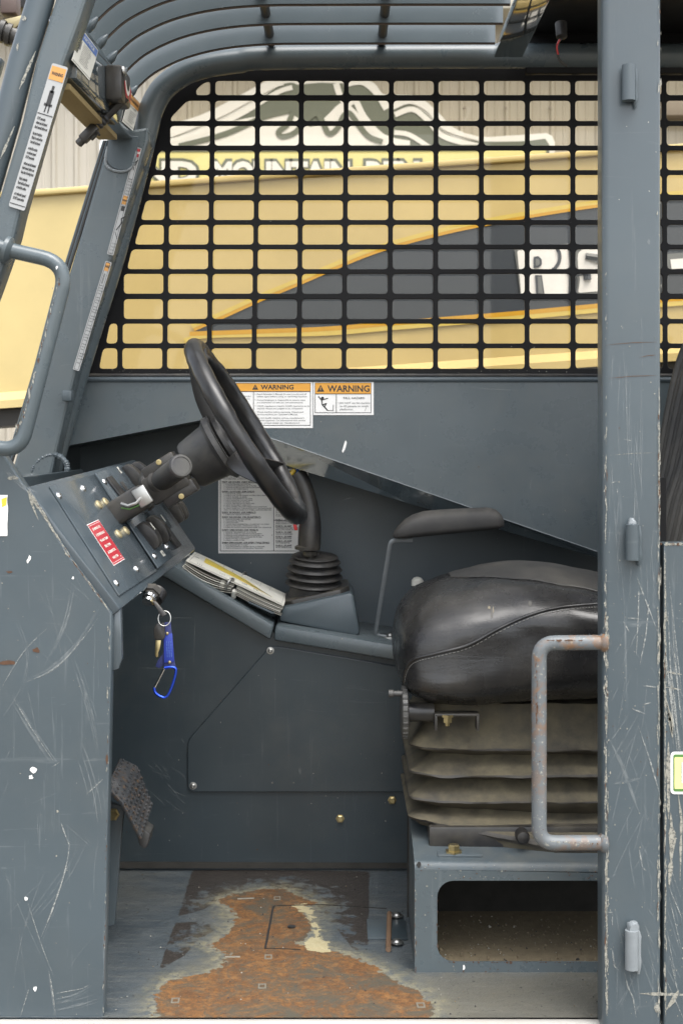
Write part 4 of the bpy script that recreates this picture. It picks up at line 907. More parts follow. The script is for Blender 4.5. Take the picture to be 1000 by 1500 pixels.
for q in ((50, 1128, 5, 4, 'white'), (46, 1138, 3, 3, 'white'), (39, 1316, 2.5, 2.5, 'white'), (52, 1448, 2, 4, 'white'), (14, 838, 4, 2, 'rust_chip'), (54, 953, 5, 4, 'rust_chip'), (12, 971, 11, 3, 'rust_chip'), (43, 819, 2.2, 6, 'white'), (107, 847, 1.6, 2.2, 'white'), (47, 696, 8, 3, 'faint'), (85, 1188, 2, 2, 'primer'), (20, 700, 9, 3, 'primer')): mk.blob(q[0], q[1], q[2], q[3], q[4], 9, .4, .3 if q[4] == 'white' else 0)
mk.worn((40, 715), (104, 817), 46, (8, 36), (.8, 3.0), 1.0, 'primer', .10); mk.worn((104, 818), (163, 897), 34, (8, 30), (.6, 1.8), .5, 'primer', .14); mk.stroke([(42, 722), (50, 745), (57, 762)], 3, 'primer', True, .6); mk.stroke([(40, 718), (52, 740)], 4, 'primer', True, .6)
mk.edge((160, 920), (152, 1488), 60, 1.0, 4, 'primer', .2, .8)
mk.specks(0, 760, 150, 1490, 70, .9, .12, inP); 
m2 = Marks(lambda x, y: P(x, y, YP)); m2.hair(0, 820, 148, 1490, 26, (40, 190), (40, 140), (.4, 1.0), .5)
mk.mb.add(m2.mb.v, m2.mb.f); mk.mb.mi[-len(m2.mb.mi):] = m2.mb.mi; mk.build(lp)
s = Sticker(P(-30, 785, YP), Vector((1, 0, 0)), Vector((0, 0, 1)), .0012); k_ = YP / F
vs_ = [(0, 0)] + [(42 * k_ + random.uniform(-.0008, .0006), i * 6.0 * k_) for i in range(11)] + [(0, 60 * k_)]; s.poly(vs_, 'white', 1); s.mb.v and s.poly([(34 * k_, 42 * k_), (40 * k_, 45 * k_), (41 * k_, 57 * k_), (33 * k_, 54 * k_)], 'yellow_print', 2)
s.build('torn_sticker', lp, label='torn blank white sticker on the front body panel')

# ---- dashboard
A_, B_, C_ = P(40, 712, 2.305), P(177, 893, 2.305), P(198, 672, 2.95)
DN = (B_ - A_).cross(C_ - A_).normalized()
if DN.x < 0: DN = -DN
def D(px, py, up=0.0): return PP(px, py, A_, DN) + DN * up
D_ = D(288, 804)
duy = (A_ - B_).normalized(); dux = duy.cross(DN).normalized()      # dux points away from the viewer along the panel
mb = MB(); prism(mb, [A_, B_, D_, C_], -DN * 0.055, 0.005); dash = mb.build('dashboard', 'slate_dash', cab)
mb = MB(); q = [P(163, 899, 2.312), P(177, 892, 2.312), P(179, 965, 2.312), P(174, 980, 2.312), P(163, 984, 2.312)]; prism(mb, q, (0, 0.02, 0), 0.002); mb.build('dash_flange', 'slate_dash', dash)
mb = MB(); q = [B_ - DN * .02, D_ - DN * .02]; dn = Vector((-.10, 0, -.05)); mb.add([q[0], q[1], q[1] + dn, q[0] + dn], [(0, 1, 2, 3)]); mb.build('dash_underside', 'slate_shaded', dash, smooth=False, fix=False)
def dplate(pts, t, mat, name, lift=0.0005, bev=.0008):
    mb = MB(); q = [D(*p, lift) for p in pts]; prism(mb, q, DN * t, bev); return mb.build(name, mat, dash)
dplate([(71, 714), (138, 696), (228, 838), (173, 874)], .003, 'slate_dash', 'instrument_panel')
dplate([(136, 696), (191, 678), (267, 806), (228, 835)], .003, 'slate_dash', 'switch_panel', .0038)
def along(n):
    return Vector((0, -1, 0)).rotation_difference(n)
sc_m = MB(); lathe(sc_m, (0, 0, 0), (0, -1, 0), [(0, .0068), (.001, .0066), (.003, .0048), (.0042, .002)], 14)
me = bpy.data.meshes.new('screw'); me.from_pydata(sc_m.v, [], sc_m.f); shade(me, 60); me.materials.append(M['chrome'])
for p, l in (((84, 728), .0035), ((120, 717), .0035), ((168, 856), .0035), ((198, 835), .0035), ((149, 709), .0068), ((222, 818), .0068), ((240, 804), .0068)):
    inst('screw', me, D(*p, l), dash, along(DN))
cp = MB(); lathe(cp, (0, 0, 0), (0, -1, 0), [(0, .0092), (.0015, .0090), (.0030, .0070), (.0038, .003)], 16, ell=(1, 1))
me = bpy.data.meshes.new('indicator_cap'); me.from_pydata(cp.v, [], cp.f); shade(me, 50); me.materials.append(M['bronze'])
for p in ((143, 741), (153, 737), (172, 784), (183, 779)): inst('indicator_cap', me, D(*p, .0035), dash, along(DN))
o_, px_, py_ = D(164, 831, .004), D(180, 821.5, .004), D(124.5, 771, .004)
s = Sticker(o_, px_ - o_, py_ - o_); W_, H_ = (px_ - o_).length, (py_ - o_).length
s.uy = s.n.cross(s.ux); s.uy = (py_ - o_).normalized()
s.sheet(W_, H_, 'white'); s.rect(.0012, .0012, W_ - .0012, H_ - .0012, 'red', 1); s.rect(.003, .004, W_ - .003, .0046, 'white', 2); s.rect(.003, H_ - .0046, W_ - .003, H_ - .004, 'white', 2)
for k, (t, w) in enumerate((('ENGINE OIL', .66), ('HYDRAULICS', .70), ('TRANS TEMP', .66), ('FILTER', .50), ('ALTERNATOR', .66), ('WATER', .50))):
    y = H_ * (.83 - .142 * k); s.text(t, W_ * .48, y, H_ * .075, 'paper', W_ * w, .03, 'C', 2)
s.poly([(W_ * .82, H_ * .09), (W_ * .9, H_ * .09), (W_ * .86, H_ * .12)], 'paper', 2)
s.build('panel_label', dash, label='red label of six stacked lines on the instrument panel')
def dbox(px, py, w, h, t, mat, name, lift=.0065, bev=.003, parent=None):
    mb = MB(); rbox(mb, D(px, py, lift + t / 2), (w, h, t), (dux, duy, DN), bev); return mb.build(name, mat, parent or dash)
def rocker(px, py, w, h, t, name='rocker_switch'):
    c = D(px, py, .0065); mb = MB()
    prof = [(-h / 2, 0), (-h / 2, t * .45), (-h * .42, t * .75), (-h * .22, t * .92), (0, t), (h * .22, t * .9), (h * .42, t * .7), (h / 2, t * .4), (h / 2, 0)]
    prism(mb, [c - dux * w / 2 + duy * a + DN * b2 for a, b2 in prof], dux * w, .0012); return mb.build(name, 'black_plastic', dash)
dbox(168, 722, .034, .062, .006, 'black_plastic', 'switch_housing'); dbox(174, 718, .016, .020, .002, 'hub_plastic', 'gauge_window', .0126, .0005)
for q in ((192, 708, .024, .070, .022), (203, 703, .020, .066, .024)): rocker(*q)
rocker(206, 737, .022, .045, .016)
a = rocker(211, 790, .026, .056, .022); rocker(225, 781, .022, .060, .022)
rocker(247, 752, .018, .060, .020); rocker(254, 748, .016, .060, .020)
rb = MB()
for k in range(4): rbox(rb, D(245, 790, .010) + dux * (k - 1.5) * .0075, (.0055, .052, .007), (dux, duy, DN), .0012)
rb.build('blank_switch', 'black', dash)
for (x, y, w, h) in ((171, 692, .009, .015), (184, 689, .010, .015), (234, 814, .016, .012)):
    c = D(x, y, .0072); s = Sticker(c - dux * w / 2 - duy * h / 2, dux, duy); s.sheet(w, h, 'paper'); s.line([(w * .3, h * .3), (w * .5, h * .7), (w * .7, h * .3)], .0012, 'ink'); s.line([(w * .25, h * .5), (w * .75, h * .5)], .001, 'ink'); s.build('switch_label', dash)
for (x, y) in ((206, 784), (222, 772)): dbox(x, y, .004, .016, .001, 'paper', 'switch_mark', .0285, .0003)
s_ = D(226, 691, .02); mb = MB(); rbox(mb, s_, (.003, .02, .004), (dux, duy, DN), .001); mb.build('red_tab', 'red_plastic', dash)

# ---- ignition lock under the dashboard edge
mb = MB(); ig = P(221, 872, 2.50); ax = Vector((-.25, -.75, -.6)).normalized()
lathe(mb, ig - ax * .015, ax, [(0, .016), (.012, .016), (.013, .013), (.018, .013)], 6); mb2 = MB(); lathe(mb2, ig + ax * .004, ax, [(0, .0125), (.006, .0125), (.008, .0095), (.014, .0095)], 18)
il = mb.build('ignition_lock', 'black_plastic', cab, 25); mb2.build('lock_collar', 'chrome', il)
mb = MB(); lathe(mb, P(231, 867, 2.55), ax, [(0, .018), (.02, .016)], 14); mb.build('lock_body', 'black', il)

# ---- pedal and its arm
def mat_pedal():
    m, nt, b = new_mat('worn rusty pedal'); v = ocoord(nt); f = noise(nt, v, 90, 6, .7); g = noise(nt, v, 22, 4)
    c = mix(nt, ramp(nt, f, .52, .66), (.030, .033, .036), (.085, .050, .024)); c = mix(nt, ramp(nt, g, .48, .75), c, (.07, .07, .07)); nt.links.new(c, b.inputs['Base Color']); b.inputs['Roughness'].default_value = .6; bump(nt, b, f, .4, .002); return m
M['pedal'] = mat_pedal()
nE = [P(157, 1152, 2.55), P(180, 1176, 2.55), P(208, 1229, 2.55)]; fE = [P(177, 1110, 2.66), P(202, 1122, 2.66), P(224, 1180, 2.66)]
pd = MB()
for i in (0, 1):
    q = [nE[i], nE[i + 1], fE[i + 1], fE[i]]; nn = (q[1] - q[0]).cross(q[3] - q[0]).normalized(); nn = nn if nn.x > 0 else -nn
    prism(pd, q, -nn * .006, .001)
    for a in range(6 if i else 3):
        for c in range(9):
            u, v = (a + .5) / (6 if i else 3), (c + .5) / 9; p = (q[0] * (1 - u) + q[1] * u) * (1 - v) + (q[3] * (1 - u) + q[2] * u) * v
            lathe(pd, p, nn, [(0, .0036), (.003, .0026), (.0032, .0012)], 6)
pdl = pd.build('brake_pedal', 'pedal', cab)
mb = MB(); prism(mb, [P(196, 1205, 2.60), P(220, 1222, 2.60), P(216, 1240, 2.60), P(211, 1244, 2.60), P(204, 1238, 2.60)], (0, .06, 0), .002); mb.build('pedal_heel', 'hub_plastic', pdl)
mb = MB(); prism(mb, [P(140, 1170, 2.62), P(184, 1182, 2.62), P(180, 1206, 2.62), P(168, 1355, 2.62), P(140, 1362, 2.62)], (0, .012, 0), .002); mb.build('pedal_arm', 'slate_clean', pdl)
inst('pedal_bolt', bm_h, P(166, 1193, 2.617), pdl, sc=1.3)

# ---- seat pedestal
yb0 = 2.49; XA, XZ = P(607, 0, yb0).x, 0.62
mb = MB(); slab(mb, [[(607, 1274), (1020, 1281), (1020, 1441), (607, 1426)], rrect(640, 1290, 1000, 1409, 24, 6)], yb0, .004); ped = mb.build('seat_pedestal', 'slate', cab)
zt = P(607, 1274, yb0).z; prof = [(yb0, zt)]
for k in range(1, 7): a = R(15 * k); prof.append((yb0 + .014 * (1 - math.cos(a)), zt + .014 * math.sin(a)))
prof.append((2.77, CZ - .692)); prof2 = [(y, z) for y, z in prof]
mb = MB(); n = len(prof2); mb.add([(XA, y, z) for y, z in prof2] + [(XZ, y, z - .006) for y, z in prof2], [(i, i + 1, n + i + 1, n + i) for i in range(n - 1)]); mb.build('pedestal_top', 'slate_dusty', ped, fix=False)
mb = MB(); mb.add([P(607, 1426, yb0), P(607, 1272, yb0), Vector((XA, yb0 + .014, zt + .014)), Vector((XA + .003, 2.77, CZ - .692)), Vector((XA + .003, 2.77, CZ + ZF))], [(0, 1, 2, 3, 4)]); mb.build('pedestal_side', 'slate_dusty', ped, smooth=False, fix=False)
M['dirt'] = plain('tan dirt', (0.165, 0.133, 0.082), 0.95, 0, .35, 60, .6, 220)
mb = MB(); mb.add([(XA + .004, yb0 + .004, CZ + ZF + .004), (XZ, yb0 + .004, CZ + ZF + .004), (XZ, 2.775, CZ + ZF + .012), (XA + .004, 2.775, CZ + ZF + .012)], [(0, 1, 2, 3)]); mb.build('pedestal_floor', 'dirt', ped, smooth=False)
mb = MB(); mb.add([(XA, 2.776, CZ + ZF), (XZ, 2.776, CZ + ZF), (XZ, 2.776, CZ - .69), (XA, 2.776, CZ - .69)], [(0, 1, 2, 3)]); mb.build('pedestal_back', 'grime_shade', ped, smooth=False)  # near-black colour puts the shade of the pedestal's inside on its back
mb = MB()
for k in range(420):
    y = yb0 + .01 + random.random() ** 1.4 * .25; x = random.uniform(XA + .02, XZ - .02); r = random.uniform(.0008, .0026) * (2.0 if random.random() < .05 else 1); c = Vector((x, y, CZ + ZF + .005 + .008 * (y - yb0) / .28))
    mb.add([c + Vector((r, 0, 0)), c + Vector((-r * .6, r, 0)), c + Vector((-r * .4, -r, 0)), c + Vector((0, 0, r))], [(0, 1, 3), (1, 2, 3), (2, 0, 3)], random.choice((0, 0, 0, 1, 2)))
mb.build('loose_dirt', ['dirt', 'ink', 'primer'], ped, smooth=False, kind='stuff')
mk = Marks(lambda x, y: P(x, y, yb0)); mk.specks(612, 1266, 884, 1288, 90, .9, .35); mk.edge((642, 1409), (880, 1410), 50, 2.2, 1.0, 'rust_chip', .5, 0); mk.edge((608, 1280), (608, 1425), 40, .9, 3, 'primer', .4, .6); mk.edge((640, 1300), (640, 1390), 12, 1, 2.5, 'rust_chip', .5, .5)
mk.blob(679, 1417, 2, 4, 'white'); mk.specks(612, 1292, 638, 1420, 14, 1.1, .3); mk.specks(650, 1412, 884, 1428, 24, 1.2, .3); mk.blob(613, 1267, 3, 4, 'ink'); mk.build(ped)

# ---- floor crumbs
mb = MB()
for k in range(260):
    px, py = random.uniform(165, 880), random.uniform(1275, 1488)
    if px > 595 and py < 1432: continue
    c = fl(px, py, .001); r = random.uniform(.0007, .0022)
    mb.add([c + Vector((r, 0, 0)), c + Vector((-r * .6, r, 0)), c + Vector((-r * .4, -r, 0)), c + Vector((0, 0, r))], [(0, 1, 3), (1, 2, 3), (2, 0, 3)], random.choice((0, 1, 1, 2)))
mb.build('floor_crumbs', ['dirt', 'ink', 'primer'], cab, smooth=False, kind='stuff')

# ---- roof guard: curved bars, crossing rods, gloss plate, dark roof sheet
BZ = 0.812
bot_px = smooth_px([(190, 140), (200, 128), (225, 106), (262, 87), (300, 75), (345, 67), (400, 63), (470, 62.3), (560, 62), (725, 62)], 4)
bar_xz = [((x - CX) / F * 2.95, (HY - y) / F * 2.95) for x, y in bot_px]; BARX = bar_xz[-1][0]
L, Rr = [], []
for i, p in enumerate(bar_xz):
    a, b2 = bar_xz[max(0, i - 1)], bar_xz[min(len(bar_xz) - 1, i + 1)]; d = Vector((b2[0] - a[0], b2[1] - a[1])).normalized(); Rr.append((p[0] - d.y * .064, p[1] + d.x * .064))
mb = MB(); n = len(bar_xz)
vs = [(x, 0, z) for x, z in bar_xz] + [(x, 0, z) for x, z in Rr] + [(x, .012, z) for x, z in bar_xz] + [(x, .012, z) for x, z in Rr]
fs = [(i, i + 1, n + i + 1, n + i) for i in range(n - 1)] + [(2 * n + i, 3 * n + i, 3 * n + i + 1, 2 * n + i + 1) for i in range(n - 1)] + [(i, 2 * n + i, 2 * n + i + 1, i + 1) for i in range(n - 1)] + [(n + i, n + i + 1, 3 * n + i + 1, 3 * n + i) for i in range(n - 1)] + [(0, n, 3 * n, 2 * n), (n - 1, 3 * n - 1, 4 * n - 1, 2 * n - 1)]
mb.add(vs, fs, 0); me = bpy.data.meshes.new('roof_bar'); me.from_pydata(mb.v, [], mb.f)
bm = bmesh.new(); bm.from_mesh(me); bmesh.ops.recalc_face_normals(bm, faces=bm.faces[:]); bm.to_mesh(me); bm.free(); shade(me, 30)
me.materials.append(M['slate_roof'])
em = MB(); tube(em, [(x, .006, z - .001) for x, z in bar_xz], .0022, 6, sq=(1, 1)); eme = bpy.data.meshes.new('bar_edge'); eme.from_pydata(em.v, [], em.f); eme.materials.append(paint('brown bar edge', base=(.12, .09, .07), rough=.6, dust=.5, dustcol=(.25, .18, .1)))  # brown line along the lower edge of each roof bar
lm = MB(); lathe(lm, (bar_xz[0][0] + .004, -.004, bar_xz[0][1] + .004), (.5, 0, .6), [(-.014, .003), (-.008, .0075), (.004, .008), (.014, .005), (.020, .002)], 10); lme = bpy.data.meshes.new('weld_lump'); lme.from_pydata(lm.v, [], lm.f); shade(lme, 60); lme.materials.append(M['slate_clean'])
for k, y in enumerate((2.95, 2.809, 2.685, 2.576, 2.47, 2.37)):
    b_ = inst('roof_bar', me, (0, y, CZ), cab); inst('bar_edge', eme, (0, y, CZ), b_); inst('weld_lump', lme, (0, y, CZ), b_)
for x in (-.148, .0845):
    mb = MB(); tube(mb, [(x, 2.33, CZ + .830), (x, 3.02, CZ + .830)], .0095, 12); mb.build('cross_rod', 'black', cab)
mb = MB(); rbox(mb, ((.3165 + .378) / 2, 2.60, CZ + .80), (.0605, .78, .018), bev=.003); mb.build('roof_plate', 'slate_gloss', cab)
mb = MB(); rbox(mb, (.72, 2.62, CZ + .86), (.66, .84, .012), bev=.002); mb.build('roof_sheet', 'black_paint', cab)
mb = MB(); rbox(mb, (.72, 3.045, CZ + .82), (.66, .02, .10), bev=.003); mb.build('roof_sheet_edge', 'black_paint', cab)
# ---- header beam between the two front pillars
XH = -0.43
NT, FT, FB, NB = PX(113, 22, XH), PX(204, 146, XH), PX(196, 206, XH), PX(113.5, 115, XH)
mb = MB(); prism(mb, [NT, FT, FB, NB], (-.046, 0, 0), .004); head = mb.build('header_beam', 'slate_gloss', cab)
hx = Vector((0, 1, 0)); hd = (FB - NB).normalized(); hz = Vector((1, 0, 0)).cross(hd).normalized()
def H(px, py, up=0.0): return PX(px, py, XH) + Vector((up, 0, 0))
a = H(104, 88, .001); bR = H(130, 118, .001); tL = H(119, 42, .001); s = Sticker(a, bR - a, tL - a); s.uy = (tL - a).normalized(); W_, H_ = (bR - a).length, (tL - a).length
s.sheet(W_, H_, 'paper'); s.rect(.004, H_ * .76, W_ - .004, H_ - .004, 'blue_print', 1); s.text('NOTICE', W_ / 2, H_ * .82, H_ * .13, 'paper', W_ * .6, .02, 'C', 2)
for k in range(11): s.text(('Check fluid levels daily', 'See manual for capacity', 'Inspect tires and lights')[k % 3], W_ * .28, H_ * (.68 - k * .052), H_ * .05, 'ink', W_ * random.uniform(.35, .5))
s.rect(W_ * .08, H_ * .45, W_ * .2, H_ * .70, 'ink_grey', 1); s.rect(.003, H_ * .04, W_ - .003, H_ * .05, 'ink'); s.build('notice_label', head, label='white label with a blue heading on the header beam')
a = H(178, 178, .001); bR = H(194, 192, .001); tL = H(190, 135, .001); s = Sticker(a, bR - a, tL - a); s.uy = (tL - a).normalized(); W_, H_ = (bR - a).length, (tL - a).length
s.sheet(W_, H_, 'paper'); s.rect(.003, H_ * .68, W_ - .003, H_ - .005, 'orange_faded', 1); s.text('WARNING', W_ / 2, H_ * .78, H_ * .11, 'ink', W_ * .75, .03, 'C', 2); s.text('ROLLOVER', W_ / 2, H_ * .6, H_ * .06, 'ink', W_ * .6, .02, 'C')
for k in range(6): s.text('Level frame before raising'[:18 - k], W_ * .35, H_ * (.48 - .065 * k), H_ * .05, 'ink', W_ * random.uniform(.4, .55), .02)
s.rect(.003, H_ * .06, W_ - .003, H_ * .07, 'ink'); s.build('warning_label', head, label='small orange headed label at the far end of the header beam')
mb = MB(); q = [PX(x, y, XH) for x, y in ((114, 121), (181, 196))]; z0 = Vector((-.012, 0, -.001)); prism(mb, [q[0] + z0, q[1] + z0 + Vector((0, -.0, 0)), q[1] + Vector((-.050, 0, -.001)), q[0] + Vector((-.050, 0, -.001))], (0, 0, -.011), .002); mb.build('tan_strip', 'strip_tan', head)  # tan strip built along the underside of the header beam
# level gauge
gc = H(161, 133, 0); mb = MB(); rbox(mb, gc + Vector((.015, .0, .006)), (.032, .105, .064), (Vector((1, 0, 0)), hd, hz), .006); lg = mb.build('level_gauge', 'black_plastic', head)
mb = MB(); lathe(mb, gc + Vector((.031, -.040, .026)), (1, 0, .2), [(0, .010), (.004, .009), (.006, .004)], 12); mb.build('gauge_screw', 'steel', lg)
mb = MB(); arc = [gc + Vector((.0318, .012 - .046 * math.cos(R(t)), .026 - .046 * math.sin(R(t)))) for t in range(20, 165, 12)]
n = len(arc); inn = [gc + Vector((.0318, .012 - .032 * math.cos(R(t)), .026 - .032 * math.sin(R(t)))) for t in range(20, 165, 12)]; inn2 = [gc + Vector((.0320, .012 - .024 * math.cos(R(t)), .026 - .024 * math.sin(R(t)))) for t in range(20, 165, 12)]
mb.add(arc + inn, [(i, i + 1, n + i + 1, n + i) for i in range(n - 1)], 0); mb.add(inn + inn2, [(i, i + 1, n + i + 1, n + i) for i in range(n - 1)], 1)
mb.add([v + Vector((.0006, 0, 0)) for v in (arc[6], arc[7], inn[7], inn[6])], [(0, 1, 2, 3)], 2); mb.build('gauge_dial', ['red', 'paper', 'green_print'], lg, smooth=False, fix=False)

# ---- grab handles
def handle(name, pts, r, mat, fil=.03):
    mb = MB(); tube(mb, fillet(pts, fil, 8), r, 16); return mb.build(name, mat, cab)
gh = handle('grab_handle', [P(-12, 358, 2.262), P(12, 366, 2.262), P(101, 386, 2.262), P(30, 661, 2.262), P(-30, 652, 2.262)], .0122, 'slate', .045)
mb = MB(); lathe(mb, P(8, 365, 2.262), P(20, 369, 2.262) - P(8, 365, 2.262), [(0, .022), (.006, .022), (.012, .013)], 16); mb.build('handle_boss', 'slate', gh)
mk = Marks(lambda x, y: P(x, y, 2.2505)); 
mk.edge((87, 408), (37, 605), 90, 1.1, 3, 'primer', .35, .8); mk.edge((36, 610), (18, 640), 20, 1.2, 2, 'primer', .3, 1.0); mk.blob(84, 392, 1.5, 3, 'white'); mk.specks(60, 420, 90, 560, 6, 1, 0); mk.build(gh)
M['rusty_rail'] = None
def mat_rail():
    m, nt, b = new_mat('flaking grey rail'); v = ocoord(nt); f = noise(nt, v, 60, 7, .7, .3); g = noise(nt, v, 14, 3)
    zz_ = N(nt, 'ShaderNodeSeparateXYZ'); nt.links.new(v, zz_.inputs[0]); zt_ = ramp(nt, mth(nt, 'SUBTRACT', zz_.outputs['Z'], 1.0), .22, .34, (.35, .35, .35, 1), (1, 1, 1, 1))
    c = mix(nt, noise(nt, v, 20, 4), (.095, .108, .116), (.15, .163, .168)); c = mix(nt, ramp(nt, noise(nt, v, 210, 4), .62, .68), c, (.30, .29, .25))
    c = mix(nt, mth(nt, 'MULTIPLY', ramp(nt, f, .46, .52), mth(nt, 'MULTIPLY', ramp(nt, g, .42, .54), zt_)), c, mix(nt, noise(nt, v, 200, 3), (.15, .065, .02), (.28, .135, .04))); nt.links.new(c, b.inputs['Base Color']); b.inputs['Roughness'].default_value = .5; bump(nt, b, f, .2, .001); return m
M['rusty_rail'] = mat_rail()
sh = handle('step_handle', [P(890, 941, 2.262), P(789, 942, 2.262), P(789, 1235, 2.262), P(890, 1234, 2.262)], .0120, 'rusty_rail', .026)
mk = Marks(lambda x, y: P(x, y, 2.2495)); mk.edge((785, 955), (786, 1060), 30, 1.4, 5, 'rust_chip', .9, 1.0); mk.edge((800, 938), (850, 938), 24, 4, 1.5, 'rust_chip', .6, 2); mk.specks(783, 1100, 796, 1230, 34, .9, .1); mk.edge((800, 1232), (875, 1236), 44, 1.6, 1.4, 'primer', .2, 2); mk.build(sh)
for y in (941, 1234):
    mb = MB(); lathe(mb, P(878, y, 2.262), (1, 0, 0), [(0, .0125), (.004, .0165), (.010, .018), (.012, .012)], 12); mb.build('handle_weld', 'rusty_rail', sh)

# ---- stickers on the far side panel and recess wall
def upright(px0, py1, Y, off=.001): return Sticker(P(px0, py1, Y - .0003), Vector((1, 0, 0)), Vector((0, 0, 1)), off)
k_ = YW / F
def S(v): return v * k_
s = upright(341, 627, YW); W_, H_ = S(117), S(68)
s.sheet(W_, H_, 'white'); s.box(S(2), S(3.5), W_ - S(3), H_ - S(2), S(.9), 'ink', 1); s.rect(S(2.6), H_ - S(14), W_ - S(3.6), H_ - S(2.6), 'orange', 2); s.rect(S(2), H_ - S(15), W_ - S(3), H_ - S(14), 'ink', 2)
s.poly([(S(28.5), H_ - S(11.8)), (S(37.5), H_ - S(11.8)), (S(33), H_ - S(4))], 'ink', 3); s.rect(S(32.6), H_ - S(10), S(33.4), H_ - S(6.4), 'orange', 4)
s.text('WARNING', S(41), H_ - S(11.4), S(9.4), 'ink', S(48), .025, 'L', 3); s.rect(S(30), S(3.8), S(30.8), H_ - S(15), 'ink', 2)
yy = 19.2
for grp in (('Read Operator\'s Manual (in seat pouch) and all', 'safety signs before using or servicing machine.'), ('Owner/employer is responsible to ensure users', 'are instructed on safe use and maintenance.'), ('OSHA regulations require forklift operators to be', 'trained, tested and judged to be competent.'), ('Check machine before operating. Inspect and', 'service machine per Operator\'s Manual.'), ('Do not modify machine without manufacturer\'s', 'written approval. For information and service', 'parts, contact dealer (or manufacturer).')):
    s.poly([(S(32.5), H_ - S(yy - .6)), (S(33.5), H_ - S(yy - .6)), (S(33.5), H_ - S(yy - 1.6)), (S(32.5), H_ - S(yy - 1.6))], 'ink_grey', 2)
    for t in grp: s.text(t, S(35.5), H_ - S(yy), S(3.0), 'ink_grey', S(len(t) * 1.57), .012); yy += 3.6
    yy += 1.55
s.text('AVOID INJURY', S(5), H_ - S(22.5), S(2.9), 'ink_grey', S(22)); s.text('OR DEATH', S(8), H_ - S(26.5), S(2.9), 'ink_grey', S(17))
s.box(S(14), S(14), S(26), S(33), S(.7), 'ink_grey', 2)
for k in range(4): s.rect(S(20 + 2 * k), S(18), S(20.6 + 2 * k), S(30 - k), 'ink_grey', 2)
s.build('warning_sticker', upper, label='larger warning sticker with five bullet points behind the steering wheel')
s = upright(459, 608, YW); W_, H_ = S(88), S(49.5)
s.sheet(W_, H_, 'white'); s.box(S(2), S(3), W_ - S(3.4), H_ - S(2), S(.9), 'ink', 1); s.rect(S(2.6), H_ - S(18), W_ - S(4), H_ - S(2.6), 'orange', 2); s.rect(S(2), H_ - S(19), W_ - S(3.4), H_ - S(18), 'ink', 2)
s.poly([(S(5), H_ - S(15.3)), (S(16), H_ - S(15.3)), (S(10.5), H_ - S(5.2))], 'ink', 3); s.rect(S(10), H_ - S(13), S(11), H_ - S(8.2), 'orange', 4)
s.text('WARNING', S(20.5), H_ - S(15.2), S(13), 'ink', S(61.5), .025, 'L', 3); s.rect(S(33), S(3.6), S(33.9), H_ - S(19), 'ink', 2)
s.line([(S(7.5), S(27)), (S(12), S(22)), (S(13), S(15)), (S(17), S(11)), (S(20.5), S(7))], S(1.6), 'ink'); s.line([(S(12), S(22)), (S(21), S(24.5))], S(1.3), 'ink'); s.line([(S(13), S(15)), (S(19), S(17)), (S(16), S(12))], S(1.5), 'ink')
s.poly([(S(13.2 + 2.3 * math.cos(R(t))), S(24.6 + 2.3 * math.sin(R(t)))) for t in range(0, 360, 30)], 'ink', 2); s.line([(S(21), S(6.5)), (S(29), S(6.5)), (S(29), S(15))], S(.8), 'ink')
s.text('FALL HAZARD', S(44), H_ - S(26), S(4.2), 'ink', S(31), .01); y = 33
for t in ('DO NOT use this machine', 'to lift people or work', 'platforms.'): s.text(t, S(38.5), H_ - S(y), S(3.7), 'ink_grey', S(len(t) * 1.92), .012); y += 4.6
s.rect(S(36), H_ - S(32.2), S(37), H_ - S(31.2), 'ink', 2); s.line([(S(75), S(6)), (S(76.5), S(9)), (S(77), S(13))], S(.5), 'ink_grey'); s.build('warning_sticker', upper, label='smaller warning sticker with a falling figure, right of the bullet point one')
k_ = YR / F
s = upright(320, 810.5, YR); W_, H_ = S(131.5), S(124)
s.sheet(W_, H_, 'white'); s.box(S(2.5), S(3), W_ - S(2.5), H_ - S(2.5), S(.9), 'ink', 1); s.rect(S(80.5), S(3), S(81.4), H_ - S(12), 'ink', 2); s.rect(S(2.5), H_ - S(9), W_ - S(2.5), H_ - S(8.3), 'ink', 2); s.rect(S(81), S(48), W_ - S(3), S(48.8), 'ink', 2)
s.text('MAINTENANCE SCHEDULE', S(14), H_ - S(7.5), S(4), 'ink', S(60), .02); s.text("REFER TO OPERATOR'S MANUAL FOR DETAILED", S(7), H_ - S(13.2), S(2.4), 'ink_grey', S(68), .02); s.text('PROCEDURES, LUBRICATION SPECIFICATIONS', S(7), H_ - S(15.8), S(2.4), 'ink_grey', S(66), .02)
y = 20.5
